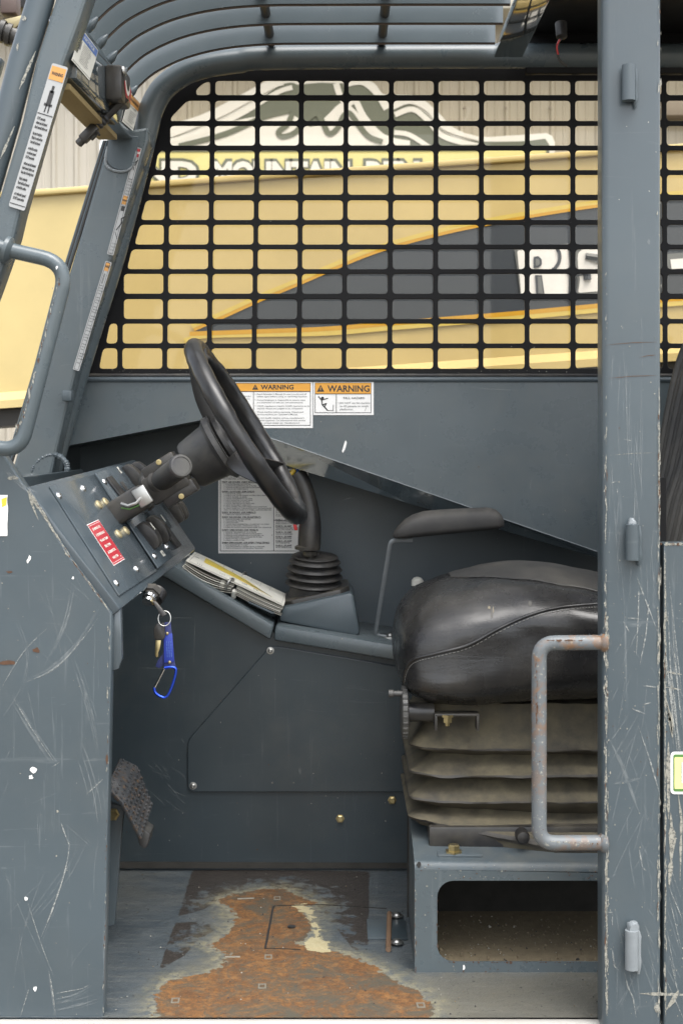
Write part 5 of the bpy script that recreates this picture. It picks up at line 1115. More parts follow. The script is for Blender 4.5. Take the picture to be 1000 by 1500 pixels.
for hd_, lines in (('FIRST 100 HOURS  (NEW MACHINE)', ('CHANGE ENGINE OIL & FILTER', 'CHANGE TRANSMISSION OIL & FILTER', 'CHANGE HYDRAULIC RETURN FILTER ELEMENT', 'CHECK BOOM CHAIN TORQUE')), ('EVERY 10 HOURS  (OR DAILY)', ('CHECK FUEL LEVEL', 'CHECK FUEL FILTER (DRAIN WATER IF REQUIRED)', 'CHECK ENGINE OIL LEVEL', 'CHECK TRANSMISSION OIL LEVEL', 'CHECK RADIATOR COOLANT LEVEL', 'CHECK HYDRAULIC OIL LEVEL', 'CHECK TIRE INFLATION PRESSURES', 'CHECK INSTRUMENT OPERATION', 'CHECK GENERAL MACHINE OPERATION & CONDITION', 'CHECK WHEEL NUT TORQUE UNTIL 450 FT LBS IS MAINTAINED', '(ONLY ON NEW MACHINES OR IF WHEELS HAVE BEEN REMOVED)')),
        ('EVERY 50 HOURS  (OR WEEKLY)', ('LUBRICATE GREASE FITTINGS',)), ('EVERY 250 HOURS  (OR QUARTERLY)', ('CHANGE ENGINE OIL & FILTER', 'CHANGE FUEL FILTER', 'CHECK BATTERY', 'CHECK AXLE DIFFERENTIAL & PLANETARY OIL LEVELS', 'CHECK BOOM CHAIN CONDITION & TORQUE', 'CHECK BOOM PADS FOR EXCESSIVE WEAR AND CLEARANCE')), ('EVERY 1000 HOURS  (OR YEARLY)', ('CHANGE TRANSMISSION OIL & FILTER', 'CHANGE HYDRAULIC RETURN FILTER ELEMENT', 'CHANGE AXLE DIFFERENTIAL & PLANETARY OIL', 'CHANGE ENGINE AIR & CHARGE AIR FILTERS', 'CHECK FAN BELT CONDITION', 'CHECK COOLER SYSTEM')), ('EVERY 2000 HOURS  (OR EVERY TWO YEARS)', ('CHANGE RADIATOR COOLANT', 'CHANGE HYDRAULIC RESERVOIR OIL & STRAINER', 'CHECK HYDRAULIC SYSTEM RELIEF PRESSURES'))):
    s.text(hd_, S(5.5), H_ - S(y), S(2.9), 'ink', S(len(hd_) * 1.82), .035); s.rect(S(5.5), H_ - S(y + .8), S(5.5 + len(hd_) * 1.82), H_ - S(y + .4), 'ink', 2); y += 3.1
    for i, t in enumerate(lines): s.text('%d. %s' % (i + 1, t) if t[0] != '(' else '    ' + t, S(8), H_ - S(y), S(2.1), 'ink_grey', S(min(70, (len(t) + 3) * 1.36)), .03, res=1); y += 2.36
    y += 1.45
y = 60
for hd_, lines in (('TIRE INFLATION', ('13.00 - 24   55 PSI', '14.00 - 24   60 PSI', '15.50 - 25   65 PSI', 'FOAM FILLED   N/A')), ('FUSE 1 - 10 AMP', ('IGNITION SWITCH, GAUGES', 'HORN, CLUTCH CUTOUT')), ('FUSE 2 - 20 AMP', ('TRANSMISSION, PARK BRAKE', 'MODE, PWP SYSTEM, BACKUP')), ('FUSE 3 - 10 AMP', ('LIGHTS, OUTRIGGERS',)), ('FUSE 4 - 20 AMP', ('HEATER, DEFROSTER',)), ('FUSE 5 - 20 AMP', ('TOP WIPER MOTOR',)), ('FUSE 6 - 20 AMP', ('FRONT WIPER MOTOR',))):
    s.text(hd_, S(84), H_ - S(y), S(2.7), 'ink', S(len(hd_) * 1.55), .03); s.rect(S(84), H_ - S(y + .7), S(84 + len(hd_) * 1.55), H_ - S(y + .35), 'ink', 2); y += 2.8
    for t in lines: s.text(t, S(84), H_ - S(y), S(2.1), 'ink_grey', S(len(t) * 1.36), .03, res=1); y += 2.4
    y += 1.3 if hd_[0] == 'F' else 3.6
s.rect(S(78), S(26), S(78.8), S(27.5), 'rust_chip', 3); s.rect(S(60), S(14), S(64), S(14.6), 'rust_chip', 3); s.build('maintenance_chart', back, label='white maintenance schedule and fuse chart on the recess wall')

# ================================================================== THINGS IN THE CAB
from mathutils.bvhtree import BVHTree
# ---- operator seat
seat = thing('operator_seat', 'worn black vinyl suspension seat on dusty brown bellows', 'seat', (0.36, 2.74, CZ - .74))
def mat_leather(name, col, rough, dustc, amt, wr=0.5):
    m, nt, b = new_mat(name); v = ocoord(nt)
    n1 = noise(nt, v, 7, 6, .6); vs_ = ocoord(nt, (4, 30, 30)); w = noise(nt, vs_, 1.4, 6, .65, .8)
    c = mix(nt, mth(nt, 'MULTIPLY', ramp(nt, n1, .42, .75), amt), col, dustc); c = mix(nt, mth(nt, 'MULTIPLY', ramp(nt, w, .60, .72), amt * .35), c, dustc); nt.links.new(c, b.inputs['Base Color'])
    nt.links.new(mth(nt, 'ADD', rough - .08, mth(nt, 'MULTIPLY', noise(nt, v, 25, 5), .2)), b.inputs['Roughness'])
    at = N(nt, 'ShaderNodeAttribute'); at.attribute_name = 'flow'; sp_ = N(nt, 'ShaderNodeSeparateXYZ'); nt.links.new(at.outputs['Vector'], sp_.inputs[0])
    wk = noise(nt, at.outputs['Vector'], 1.0, 5, .6, .5); msk = ramp(nt, mth(nt, 'MULTIPLY', sp_.outputs['X'], .3), .38, .62, (1, 1, 1, 1), (.08, .08, .08, 1))
    h = mth(nt, 'ADD', mth(nt, 'ADD', mth(nt, 'MULTIPLY', noise(nt, v, 500, 3), .12), mth(nt, 'MULTIPLY', w, wr)), mth(nt, 'MULTIPLY', mth(nt, 'MULTIPLY', wk, msk), 1.1 * wr)); bump(nt, b, h, .30, .005); return m
M['leather'] = mat_leather('shiny black seat vinyl', (.013, .013, .0135), .25, (.060, .056, .048), .6, .45)
M['vinyl'] = mat_leather('dull black seat insert', (.029, .028, .026), .50, (.105, .097, .08), .75, .15)
ST = [(580, 955, 968, .05), (582, 930, 992, .14), (588, 902, 1012, .19), (598, 884, 1026, .218), (616, 866, 1036, .236), (645, 852, 1043, .246), (685, 841, 1046, .25), (730, 831, 1044, .25), (780, 826, 1040, .25), (830, 829, 1037, .25), (890, 842, 1035, .25), (960, 856, 1034, .25), (1015, 866, 1030, .24)]
YC = 2.75
def stat(t):
    x = t * (len(ST) - 1); i = min(int(x), len(ST) - 2); f = x - i; o = []
    for d in range(4):
        p0, p1, p2, p3 = ST[max(0, i - 1)][d], ST[i][d], ST[i + 1][d], ST[min(len(ST) - 1, i + 2)][d]
        o.append(.5 * (2 * p1 + (p2 - p0) * f + (2 * p0 - 5 * p1 + 4 * p2 - p3) * f * f + (3 * p1 - p0 - 3 * p2 + p3) * f ** 3))
    return o
NS, NA = 84, 96
def spow(v, e): return math.copysign(abs(v) ** e, v)
def a0(X): return min(86, 56 + max(0, 0.40 - X) * 150)
gv = []
for i in range(NS + 1):
    px, ty, by, hw = stat(i / NS); X = (px - CX) / F * 2.6; zt, zb = (HY - ty) / F * 2.72, (HY - by) / F * 2.56; zc, hh = (zt + zb) / 2, (zt - zb) / 2
    ab = a0(X)
    for k in range(NA):
        ad = 360 * k / NA
        if ad <= 67.5: ad = ad / 67.5 * ab
        elif ad < 112.5: ad = ab + (ad - 67.5) / 45 * (180 - 2 * ab)
        elif ad < 180: ad = 180 - (180 - ad) / 67.5 * ab
        a = R(ad); ca, sa = math.cos(a), math.sin(a); e = .80 if sa > 0 else .62
        y = YC - hw * spow(ca, e); z = zc + hh * spow(sa, e)
        nz = mnoise.noise(Vector((X * 9, y * 9, z * 9))) * .004 + mnoise.noise(Vector((X * 24, y * 24, z * 30))) * .0018
        hgx = math.exp(-((X - .165) / .075) ** 2); y -= .016 * hgx * math.exp(-((ad - 332) / 20) ** 2) + .010 * math.exp(-((X - .42) / .10) ** 2) * math.exp(-((ad - 20) / 14) ** 2); y += .009 * math.exp(-((X - .27) / .10) ** 2) * math.exp(-((((ad + 180) % 360 - 180) - 2) / 16) ** 2)
        # soft pull under the seam, flat insert between the bolsters
        if sa > .55 and X > .2: z -= .009 * math.exp(-((ad - ab) / 9) ** 2) * min(1, (X - .2) * 8)
        gv.append(Vector((X, y - nz * ca * 1.2, CZ + z + nz * sa)))
gf, gi = [], []
for i in range(NS):
    for k in range(NA):
        q = (i * NA + k, i * NA + (k + 1) % NA, (i + 1) * NA + (k + 1) % NA, (i + 1) * NA + k); c = sum((gv[j] for j in q), Vector()) / 4
        a = 360 * (k + .5) / NA
        (gi if 67.5 < a < 112.5 and c.x > .205 else gf).append(q)
bv = BVHTree.FromPolygons(gv, gf + gi)
gf2 = gf + [tuple(range(NA))[::-1], tuple(NS * NA + k for k in range(NA))]
mb = MB(); mb.add(gv, gf2); cush = mb.build('cushion', 'leather', seat, 60)
fa = cush.data.attributes.new('flow', 'FLOAT_VECTOR', 'POINT'); fv = []
for i in range(NS + 1):
    for k in range(NA): a = 2 * math.pi * k / NA; fv += [3.2 * i / NS, 9 * math.cos(a), 9 * math.sin(a)]
fa.data.foreach_set('vector', fv)
used = sorted({j for f in gi for j in f}); mp = {j: n for n, j in enumerate(used)}
mb = MB(); mb.add([gv[j] + Vector((0, 0, .0015)) for j in used], [tuple(mp[j] for j in f) for f in gi]); mb.build('seat_insert', 'vinyl', seat, 60)
def onseat(px, py, lift=.001):
    d = Vector(((px - CX) / F, 1, (HY - py) / F)).normalized(); h = bv.ray_cast(Vector((0, 0, CZ)), d)
    return None if h[0] is None else h[0] - d * lift
SEAM = smooth_px([(590, 1006), (594, 982), (606, 966), (640, 957), (685, 945), (730, 921), (775, 901), (820, 890), (884, 884), (940, 884)], 8)
sp = [q for q in (onseat(x, y, .0005) for x, y in SEAM) if q]
mb = MB(); tube(mb, sp, .0032, 8); mb.build('piping', 'leather', seat, 60)
sp2 = [q for q in (onseat(x + 1, y + 4.5, .0008) for x, y in SEAM) if q]; mb = MB()
for a, b2 in zip(sp2[:-1], sp2[1:]):
    L = (b2 - a).length; n = max(1, int(L / .0052))
    for i in range(n): tube(mb, [a + (b2 - a) * (i / n), a + (b2 - a) * ((i + .62) / n)], .0007, 4)
mb.build('stitching', 'thread', seat, kind='stuff')
mb = MB(); tube(mb, [gv[i * NA + 18] + Vector((0, -.0005, .001)) for i in range(NS + 1) if gv[i * NA + 18].x > .205], .0022, 6); mb.build('insert_seam', 'vinyl', seat, 60)
# worn rub marks and a small tear on the bolster
mb = MB()
for px, py, rx, ry, mi in ((720, 898, 2, 8, 0), (722, 893, .9, 5, 1), (716, 890, 2.0, 2.2, 1), (776, 884, 3, 4, 0)):
    c = onseat(px, py, .0009)
    if c:
        ring = [onseat(px + rx * math.cos(R(t)) * random.uniform(.7, 1.2), py + ry * math.sin(R(t)) * random.uniform(.7, 1.2), .0009) or c for t in range(0, 360, 40)]
        mb.add([c] + ring, [(0, 1 + i, 1 + (i + 1) % 9) for i in range(9)], mi)
mb.build('scuffs', [plain('scuffed vinyl', (.085, .08, .07), .6), plain('torn vinyl edge', (.26, .22, .15), .7)], seat, smooth=False, fix=False)
# backrest seen past the door pillar
bk = [(948, 860), (952, 790), (958, 735), (968, 690), (980, 620), (992, 560), (1006, 515), (1030, 470)]
mb = MB(); pb = smooth_px(bk, 5); prism(mb, [P(x + 95, y, 2.5) for x, y in pb] + [P(1240, 470, 2.5), P(1220, 860, 2.5)], (0, .46, 0), .0); br = mb.build('backrest', 'vinyl', seat, 60)
for k in range(15):
    mb = MB(); yy = 2.92 - .030 * k; sh_ = 5.0 * k + .12 * k * k
    tube(mb, [P(x + sh_ * (.55 + .9 * (860 - y) / 390), y, yy) + Vector((.006, 0, 0)) for x, y in pb], .0125 if k % 2 == 0 else .0110, 12, sq=(1.0, 1.7)); mb.build('pleat', 'vinyl', br, 60)
# bellows
AMPB = 1.6
RL = [(1036, .020), (1050, .016), (1072, .010), (1090, .001), (1097, -.004), (1100, -.003), (1105, .012), (1112, .024), (1117, .020), (1128, .005), (1135, -.003), (1138, -.004), (1142, .008), (1149, .024), (1154, .018), (1166, .004), (1173, -.004), (1176, -.005), (1181, .008), (1188, .022), (1192, .014), (1198, .001), (1203, -.006), (1206, -.005), (1208, .002), (1211, .006), (1214, .008)]
bx0, bx1, by0, by1 = P(603, 0, 2.58).x, .62, 2.575, 2.96
def ring(ins, n=24):
    x0, x1, y0, y1, r = bx0 + ins, bx1 - ins, by0 + ins, by1 - ins, .030; pts = []
    for i in range(40): pts.append((x0 + r + (x1 - x0 - 2 * r) * i / 39, y0))
    for i in range(1, 8): a = R(-90 + 90 * i / 8); pts.append((x1 - r + r * math.cos(a), y0 + r + r * math.sin(a)))
    for i in range(12): pts.append((x1, y0 + r + (y1 - y0 - 2 * r) * i / 11))
    for i in range(12): pts.append((x1 - r - (x1 - x0 - 2 * r) * i / 11, y1))
    for i in range(12): pts.append((x0, y1 - r - (y1 - y0 - 2 * r) * i / 11))
    for i in range(1, 8): a = R(180 + 90 * i / 8); pts.append((x0 + r + r * math.cos(a), y0 + r + r * math.sin(a)))
    return pts
vs = []; NR = len(ring(0))
for j, (py, ins) in enumerate(RL):
    z = CZ + (HY - py) / F * 2.575; sag = max(0, (j - 17) / (len(RL) - 18))
    for (x, y) in ring(ins * AMPB if ins > 0 else ins):
        u = (x - bx0) / (bx1 - bx0); wv = .0018 * mnoise.noise(Vector((x * 14, y * 14, j * .35))) + .0012 * mnoise.noise(Vector((x * 50, y * 50, j * .9)))
        zz = z - sag * .050 * min(1, max(0, u * 2.2 - .12)) + wv; corner = math.exp(-((x - bx0) ** 2 + (y - by0) ** 2) / .0016)
        zz += corner * .006 * (1 if ins < .005 else 0); vs.append((x, y + wv * 1.2 - (sag * .055 * min(1, max(0, u * 2.2 - .12)) if y < by0 + .05 else 0), zz))
fs = [(j * NR + k, j * NR + (k + 1) % NR, (j + 1) * NR + (k + 1) % NR, (j + 1) * NR + k) for j in range(len(RL) - 1) for k in range(NR)]
mb = MB(); mb.add(vs, fs + [tuple(range(NR))[::-1]]); mb.mi = [1 if 0 < f[0] // NR < len(RL) - 2 and (RL[f[0] // NR][1] < .0 and RL[f[0] // NR + 1][1] < .003) else 0 for f in fs] + [0]
mb.build('bellows', ['bellows', 'bellows_edge'], seat, 50)
mb = MB(); rbox(mb, ((P(1008, 0, 2.555).x + P(628, 0, 2.555).x) / 2, 2.745, CZ - .716), (P(1008, 0, 2.555).x - P(628, 0, 2.555).x, .38, .042), bev=.004); mb.build('suspension_base', 'black_plastic', seat)
mb = MB(); lathe(mb, P(765, 1226, 2.535), (0, -1, 0), [(-.03, .012), (.004, .012), (.008, .010), (.010, .004)], 16); mb.build('rubber_plug', 'black', seat)
mb = MB(); c = PZ(672, 1247, -.735); rbox(mb, c, (.080, .060, .006), bev=.0025); fb = mb.build('foot_bracket', 'slate_dusty', seat)
mb = MB(); lathe(mb, PZ(664, 1245, -.728) , (0, 0, 1), [(-.004, .0155), (-.001, .0155), (-.0005, .011), (.008, .011), (.010, .008)], 6); mb.build('foot_bolt', 'brass', fb)
mb = MB(); rbox(mb, P(763, 1040, 2.63), (.34, .03, .016), bev=.004); mb.build('seat_pan_rail', 'black_plastic', seat)
mb = MB(); a = P(668, 1056, 2.55); 
for dx, dz, w, h in ((0, .013, .078, .005), (-.037, 0, .005, .030), (.037, 0, .005, .030)): rbox(mb, a + Vector((dx, 0, dz)), (w, .03, h), bev=.0015)
mb.build('pan_bracket', 'black_plastic', seat)
mb = MB(); a = P(655, 1050, 2.54); lathe(mb, a, (0, 0, -1), [(-.004, .011), (0, .011), (.001, .008), (.010, .008), (.0105, .0045), (.016, .004)], 6); mb.build('pan_bolt', 'brass', seat)
kn = MB(); prof = [(0, .030), (.002, .044), (.0035, .046), (.0115, .046), (.013, .044), (.0145, .030)]; c = P(586, 1043, 2.57)
lathe(kn, c, (1, 0, 0), prof, 40); kw = kn.build('weight_dial', 'hub_plastic', seat)
mb = MB()
for k in range(26):
    a = 2 * math.pi * k / 26; rbox(mb, c + Vector((.0075, math.cos(a) * .0455, math.sin(a) * .0455)), (.009, .004, .004), None, .001)
mb.build('dial_knurl', 'hub_plastic', kw)
mb = MB(); lathe(mb, P(569, 1016, 2.55), (1, 0, 0), [(0, .007), (.008, .007), (.009, .005), (.024, .005)], 12); mb.build('dial_pin', 'hub_plastic', kw)
mb = MB(); lathe(mb, c, (1, 0, 0), [(.014, .017), (.06, .017)], 18); mb.build('dial_shaft', 'black_plastic', kw)
# armrest with its bent bar
ap = smooth_px([(577, 786), (583, 774), (600, 757), (622, 750), (680, 746), (716, 744), (728, 748), (737, 760), (738, 767), (733, 774), (690, 780), (640, 786), (600, 789), (582, 790)], 4)
AS = [(576, 785, 788), (578, 780, 789.5), (584, 772, 790), (594, 762, 789.5), (606, 755, 788.5), (622, 750, 787), (650, 747.5, 784), (690, 745.5, 780), (716, 744.5, 777.5), (727, 747, 776), (734, 753, 774.5), (738, 761, 772), (739, 766, 768)]
mb = MB(); vs = []; yc, NA2 = 3.03, 28
for j, (px, ty, by) in enumerate(AS):
    zt_, zb_ = (HY - ty) / F * 2.995, (HY - by) / F * 2.995; X = (px - CX) / F * 3.0; e_ = min(1, j / 3, (len(AS) - 1 - j) / 2.5); hw2 = .012 + .027 * max(0, e_) ** .5
    for k in range(NA2):
        a = 2 * math.pi * k / NA2; sa, ca = math.sin(a), math.cos(a); vs.append((X, yc - hw2 * spow(ca, .55), CZ + (zt_ + zb_) / 2 + (zt_ - zb_) / 2 * spow(sa, .8 if sa > 0 else .45)))
n = len(AS); mb.add(vs, [(i * NA2 + k, i * NA2 + (k + 1) % NA2, (i + 1) * NA2 + (k + 1) % NA2, (i + 1) * NA2 + k) for i in range(n - 1) for k in range(NA2)] + [tuple(range(NA2)), tuple((n - 1) * NA2 + k for k in range(NA2))][::1]); mb.build('armrest_pad', 'pad', seat, 60)
mb = MB(); tube(mb, fillet([P(604, 791, 3.03), P(572, 791, 3.035), P(549, 931, 3.17), P(585, 936, 3.17)], .015, 6), .0048, 8); mb.build('armrest_bar', 'weld', seat)
mb = MB(); rbox(mb, P(572, 933, 3.17), (.05, .05, .004), bev=.001); lathe(mb, P(571, 930, 3.16), (0, 0, 1), [(-.002, .008), (.003, .007), (.005, .003)], 12, 0); mb.build('armrest_foot', 'steel', seat)
# height lever behind the cushion
lev = thing('seat_lever', 'short black lever with a beige tip behind the seat cushion', 'lever', P(608, 905, 3.2))
mb = MB(); tube(mb, [P(606, 985, 3.2), P(611, 858, 3.2)], .012, 14); mb.build('lever_stem', 'black_plastic', lev)
mb = MB(); lathe(mb, P(611, 853, 3.2), (.04, 0, 1), [(-.008, .0135), (.004, .0135), (.010, .009), (.012, .004)], 14); mb.build('lever_tip', 'paper', lev)

# ---- steering wheel and column
W0 = P(361, 632, 2.72); WN = Vector((.853, -.035, .522)).normalized()
sw = thing('steering_wheel', 'black steering wheel on a tilted column left of the joystick', 'steering wheel', W0 - WN * .30)
wx = Vector((0, 1, 0)); wx = (wx - WN * wx.dot(WN)).normalized(); wy = WN.cross(wx).normalized()
RW = .186; mb = MB(); pts = []; rad = []
NW = 96
for k in range(NW):
    a = 2 * math.pi * k / NW; pts.append(W0 + wx * RW * math.cos(a) + wy * RW * math.sin(a)); g = abs(((k * 3 / NW) % 1) - .5) * 2
    rad.append(.0165 + .0016 * min(1, max(0, (g - .12) * 12)) + .0005 * math.sin(k * 2 * math.pi / 4))
tube(mb, pts, rad, 16, closed=True); mb.build('rim', 'grip', sw, 70)
hubc = W0 - WN * .040
mb = MB(); lathe(mb, hubc, WN, [(-.010, .052), (-.004, .058), (.004, .056), (.012, .048), (.016, .034), (.017, .01)], 32); mb.build('hub_pad', 'grip', sw, 30)
for k in range(3):
    a = R(90 + 120 * k + 0); d = wx * math.cos(a) + wy * math.sin(a); t_ = WN.cross(d).normalized(); mb = MB()
    path = [hubc + d * .05, hubc + d * .10 + WN * .006, hubc + d * .145 + WN * .024, W0 + d * (RW - .004)]
    tube(mb, fillet(path, .03, 5), .010, 10, sq=(.5, 2.0), up=WN); mb.build('spoke', 'grip', sw, 50)
mb = MB(); lathe(mb, W0 - WN * .049, -WN, [(0, .066), (.002, .064), (.012, .066), (.018, .058), (.022, .055), (.072, .048), (.078, .044), (.080, .02)], 36); mb.build('column_boss', 'hub_plastic', sw, 30)
cx_, cy_, _ = frame(WN, Vector((0, 1, 0)))
mb = MB(); tube(mb, [W0 - WN * .13, W0 - WN * .285], .019, 16); col_ = mb.build('steering_column', 'black_plastic', sw)
sx_ = Vector((0, 1, 0)); sx_ = (sx_ - WN * sx_.dot(WN)).normalized(); sy_ = WN.cross(sx_)
mb = MB(); rbox(mb, P(186, 742, 2.60), (.085, .05, .046), (WN, sx_, sy_), .010, 0, 4); sh1 = mb.build('wiring_shroud', 'black_plastic', sw)
mb = MB(); tube(mb, smooth_px3 if False else [P(178, 738, 2.568), P(188, 741, 2.562), P(200, 737, 2.562), P(208, 728, 2.566)], .0032, 8, 0); tube(mb, [P(178, 744, 2.57), P(190, 746, 2.566), P(206, 739, 2.566)], .0014, 6, 1); mb.build('wires', ['steel', 'green_print'], sh1)
mb = MB(); rbox(mb, P(209, 727, 2.568), (.026, .010, .036), (WN, sx_, sy_), .003); mb.build('bracket_clip', 'steel', sw)
for (x, y, w_) in ((236, 683, 0), (265, 722, 1)):
    mb = MB(); rbox(mb, P(x, y, 2.66), (.068, .045, .026), (WN, sx_, sy_), .004); cb = mb.build('column_clamp', 'black_plastic', sw)
    mb = MB(); lathe(mb, P(x - 3 if not w_ else x + 1, y - 6 if not w_ else y + 5, 2.637), (0, -1, 0), [(0, .0052), (.003, .0052), (.0032, .003), (.001, .0028)], 12); mb.build('clamp_screw', 'brass', cb)
mb = MB(); rbox(mb, P(245, 706, 2.66), (.08, .05, .055), (WN, sx_, sy_), .006); mb.build('switch_box', 'black_plastic', sw)
k0, k1 = P(233, 706, 2.66), P(266, 682, 2.545); ka = (k1 - k0).normalized(); L = (k1 - k0).length
mb = MB(); lathe(mb, k0, ka, [(-.01, .036), (.004, .036), (.008, .033), (.010, .027), (.016, .026), (.020, .0225)], 28); mb.build('lever_collar', 'black_plastic', sw, 30)
mb = MB(); lathe(mb, k0, ka, [(.01, .0205), (L * .8, .0205), (L * .82, .0215), (L - .003, .0215), (L, .0195), (L + .0005, .0165), (L - .001, .0160), (L - .001, .001)], 28); mb.build('lever_knob', 'hub_plastic', sw, 30)

# ---- joystick
js = thing('joystick', 'black joystick with rubber boot and coloured thumb buttons on the side ledge', 'joystick', P(465, 925, 3.2))
mb = MB(); prism(mb, [P(409, 903, 3.11), P(414, 890, 3.11), P(513, 868, 3.11), P(518, 872, 3.11), P(527, 927, 3.11), P(522, 933, 3.11), P(409, 910, 3.11)], (0, .18, 0), .006); mb.build('joystick_pedestal', 'slate_clean', js)
jx, jz = (P(511, 862, 3.2) - P(414, 884, 3.2)).normalized(), None; jz = Vector((0, -.06, 1)); jz = (jz - jx * jz.dot(jx)).normalized(); jy = jz.cross(jx)
mb = MB(); c = P(464, 873, 3.20); oc = round_poly([(-.075, -.045), (-.055, -.066), (.055, -.066), (.075, -.045), (.075, .05), (.055, .07), (-.055, .07), (-.075, .05)], .006)
plate(mb, [oc], c + jz * .014, jx, jy, .028, .003); mb.build('boot_plate', 'black_plastic', js)
ja = Vector((.05, -.14, 1)).normalized(); jc = P(459, 866, 3.20); prof = [(-.012, .056), (.012, .053)]
zz = .012
for k, (r0, r1) in enumerate(((.064, .050), (.064, .049), (.062, .049), (.058, .046))):
    prof += [(zz + .002, r0 - .006), (zz + .006, r0), (zz + .010, r0 - .003), (zz + .0135, r1), (zz + .0150, r1)]; zz += .0165
prof += [(zz + .001, .052), (zz + .003, .050), (zz + .004, .030), (zz + .006, .014), (zz + .010, .012)]
mb = MB(); lathe(mb, jc, ja, prof, 36); mb.build('rubber_boot', 'boot', js, 60)
YJ = 3.16
gp = [(453, 806), (453, 798), (453.5, 780), (454, 762), (452, 744), (447, 724), (439, 706), (432, 694)]
mb = MB(); tube(mb, [P(x, y, YJ) for x, y in smooth_px(gp, 4)], [.0235 + .002 * math.sin(i * .25) for i in range((len(gp) - 1) * 4 + 1)], 18, sq=(1.05, 1.0)); mb.build('grip_handle', 'black_plastic', js, 60)
mb = MB(); lathe(mb, P(449, 803, YJ), (.03, 0, 1), [(-.004, .020), (-.003, .026), (.003, .0265), (.006, .022)], 24); lathe(mb, P(454, 812, YJ), (0, 0, 1), [(-.012, .008), (-.004, .010), (-.003, .016), (.006, .018)], 18)
mb.build('grip_flange', 'black_plastic', js, 40)
mb = MB()
for k in range(5): tube(mb, [P(457, 778 + k * 4, YJ - .0205), P(463, 777 + k * 4, YJ - .016), P(467.5, 775 + k * 4, YJ - .004)], .0014, 6)
mb.build('grip_ribs', 'black_plastic', js)
bn = (P(441, 690, YJ) - P(432, 701, YJ)).normalized()
for x, y, yy, mt in ((429, 691, YJ - .01, 'yellow_button'), (435.5, 697, YJ - .012, 'yellow_button'), (435, 692, YJ + .008, 'blue_button'), (441.5, 702, YJ - .004, 'blue_button')):
    mb = MB(); lathe(mb, P(x, y, yy), bn, [(-.010, .0056), (.005, .0056), (.007, .0038)], 14, ell=(1, 1)); mb.build('thumb_button', mt, js, 40)
mb = MB(); prism(mb, [P(428, 764, YJ - .004), P(434, 767, YJ - .004), P(436, 777, YJ - .004), P(431, 777, YJ - .004)], (0, .012, 0), .002); mb.build('trigger', 'red_plastic', js)

# ---- load chart booklet on the ledge
cx0 = P(276, 813, 3.12); lc = thing('load_chart_booklet', 'ring bound laminated load charts lying on the sloping ledge', 'booklet', P(350, 880, 3.12))
c00, c10, c01 = P(272, 822, 3.08), P(415, 888, 3.08), P(283, 808, 3.24)
lu = (c10 - c00).normalized(); lv = (c01 - c00); lv = (lv - lu * lv.dot(lu)); LH = lv.length; lv = lv.normalized(); ln = lu.cross(lv).normalized(); LW = (c10 - c00).length
def sheetpoly(w0, w1, sag, z, ox):
    pts = []; n = 14
    return [(c00 + lu * (w0 + (w1 - w0) * i / n + ox) + ln * (z - sag * math.sin(math.pi * i / n))) for i in range(n + 1)]
for k in range(7):
    z = -.0035 * (6 - k); mb = MB(); jit = random.uniform(-.004, .004)
    for (w0, w1, sg) in ((0, LW * .50, .004 + .0012 * (6 - k)), (LW * .53, LW, .002)) if k < 6 else ((0, LW, 0),):
        lo = sheetpoly(w0, w1, sg if k < 6 else 0, z, jit if k < 6 else 0); n = len(lo); t = ln * .0012
        hi = [p + lv * LH for p in lo]; mb.add(lo + hi + [p + t for p in lo] + [p + t for p in hi], [(i, i + 1, n + i + 1, n + i) for i in range(n - 1)] + [(2 * n + i, 3 * n + i, 3 * n + i + 1, 2 * n + i + 1) for i in range(n - 1)] + [(i, 2 * n + i, 2 * n + i + 1, i + 1) for i in range(n - 1)] + [(n + i, n + i + 1, 3 * n + i + 1, 3 * n + i) for i in range(n - 1)] + [(0, n, 3 * n, 2 * n), (n - 1, 3 * n - 1, 4 * n - 1, 2 * n - 1)])
    pg = mb.build('chart_page', 'paper' if k in (6, 4, 2) else plain('clouded laminate', (.30, .29, .25), .3), lc, smooth=False)
s = Sticker(c00 + ln * .0014, lu, lv, .0006); hw = LH
s.rect(.004, .004, LW - .004, hw - .004, 'paper', 1); s.box(.006, .006, LW - .006, hw - .006, .0006, 'ink_grey', 2)
s.poly([(LW * .13, hw * .86), (LW * .14, hw * .46), (LW * .50, hw * .36), (LW * .88, hw * .17), (LW * .55, hw * .62)], 'yellow_print', 3)
for t in range(3): s.line([(LW * .14, hw * (.80 - .11 * t)), (LW * .50, hw * (.58 - .06 * t)), (LW * .86, hw * .19)], .0018 if t else .0035, 'ink_grey', 4)
for t in range(8): s.line([(LW * (.12 + .1 * t), hw * .93), (LW * (.12 + .1 * t), hw * (.80 - .03 * t))], .0006, 'ink_grey', 2)
for x, y, t in ((.10, .12, '111'), (.33, .17, '111'), (.56, .20, 'LBS'), (.68, .15, 'FT'), (.04, .55, 'A')): s.text(t, LW * x, hw * y, .012, 'ink', LW * .05, .03, 'L', 3)
s.line([(LW * .02, hw * .3), (LW * .06, hw * .9)], .0005, 'ink_grey', 3); s.line([(LW * .76, hw * .1), (LW * .90, hw * .08)], .0006, 'ink_grey', 3); s.build('load_chart', lc, label='printed page with a yellow load curve')
rc = c00 + lu * LW * .515 + ln * -.006
for f_ in (.04, .97):
    mb = MB(); c = rc + lv * LH * f_ + lu * (-.012 if f_ < .5 else .004)
    tube(mb, [c + lv * (.013 * math.cos(R(t))) + ln * (.013 * math.sin(R(t))) + lu * (.005 * math.cos(R(t))) for t in range(0, 360, 18)], .0024, 8, 0, True); mb.build('binder_ring', 'steel', lc, 60)
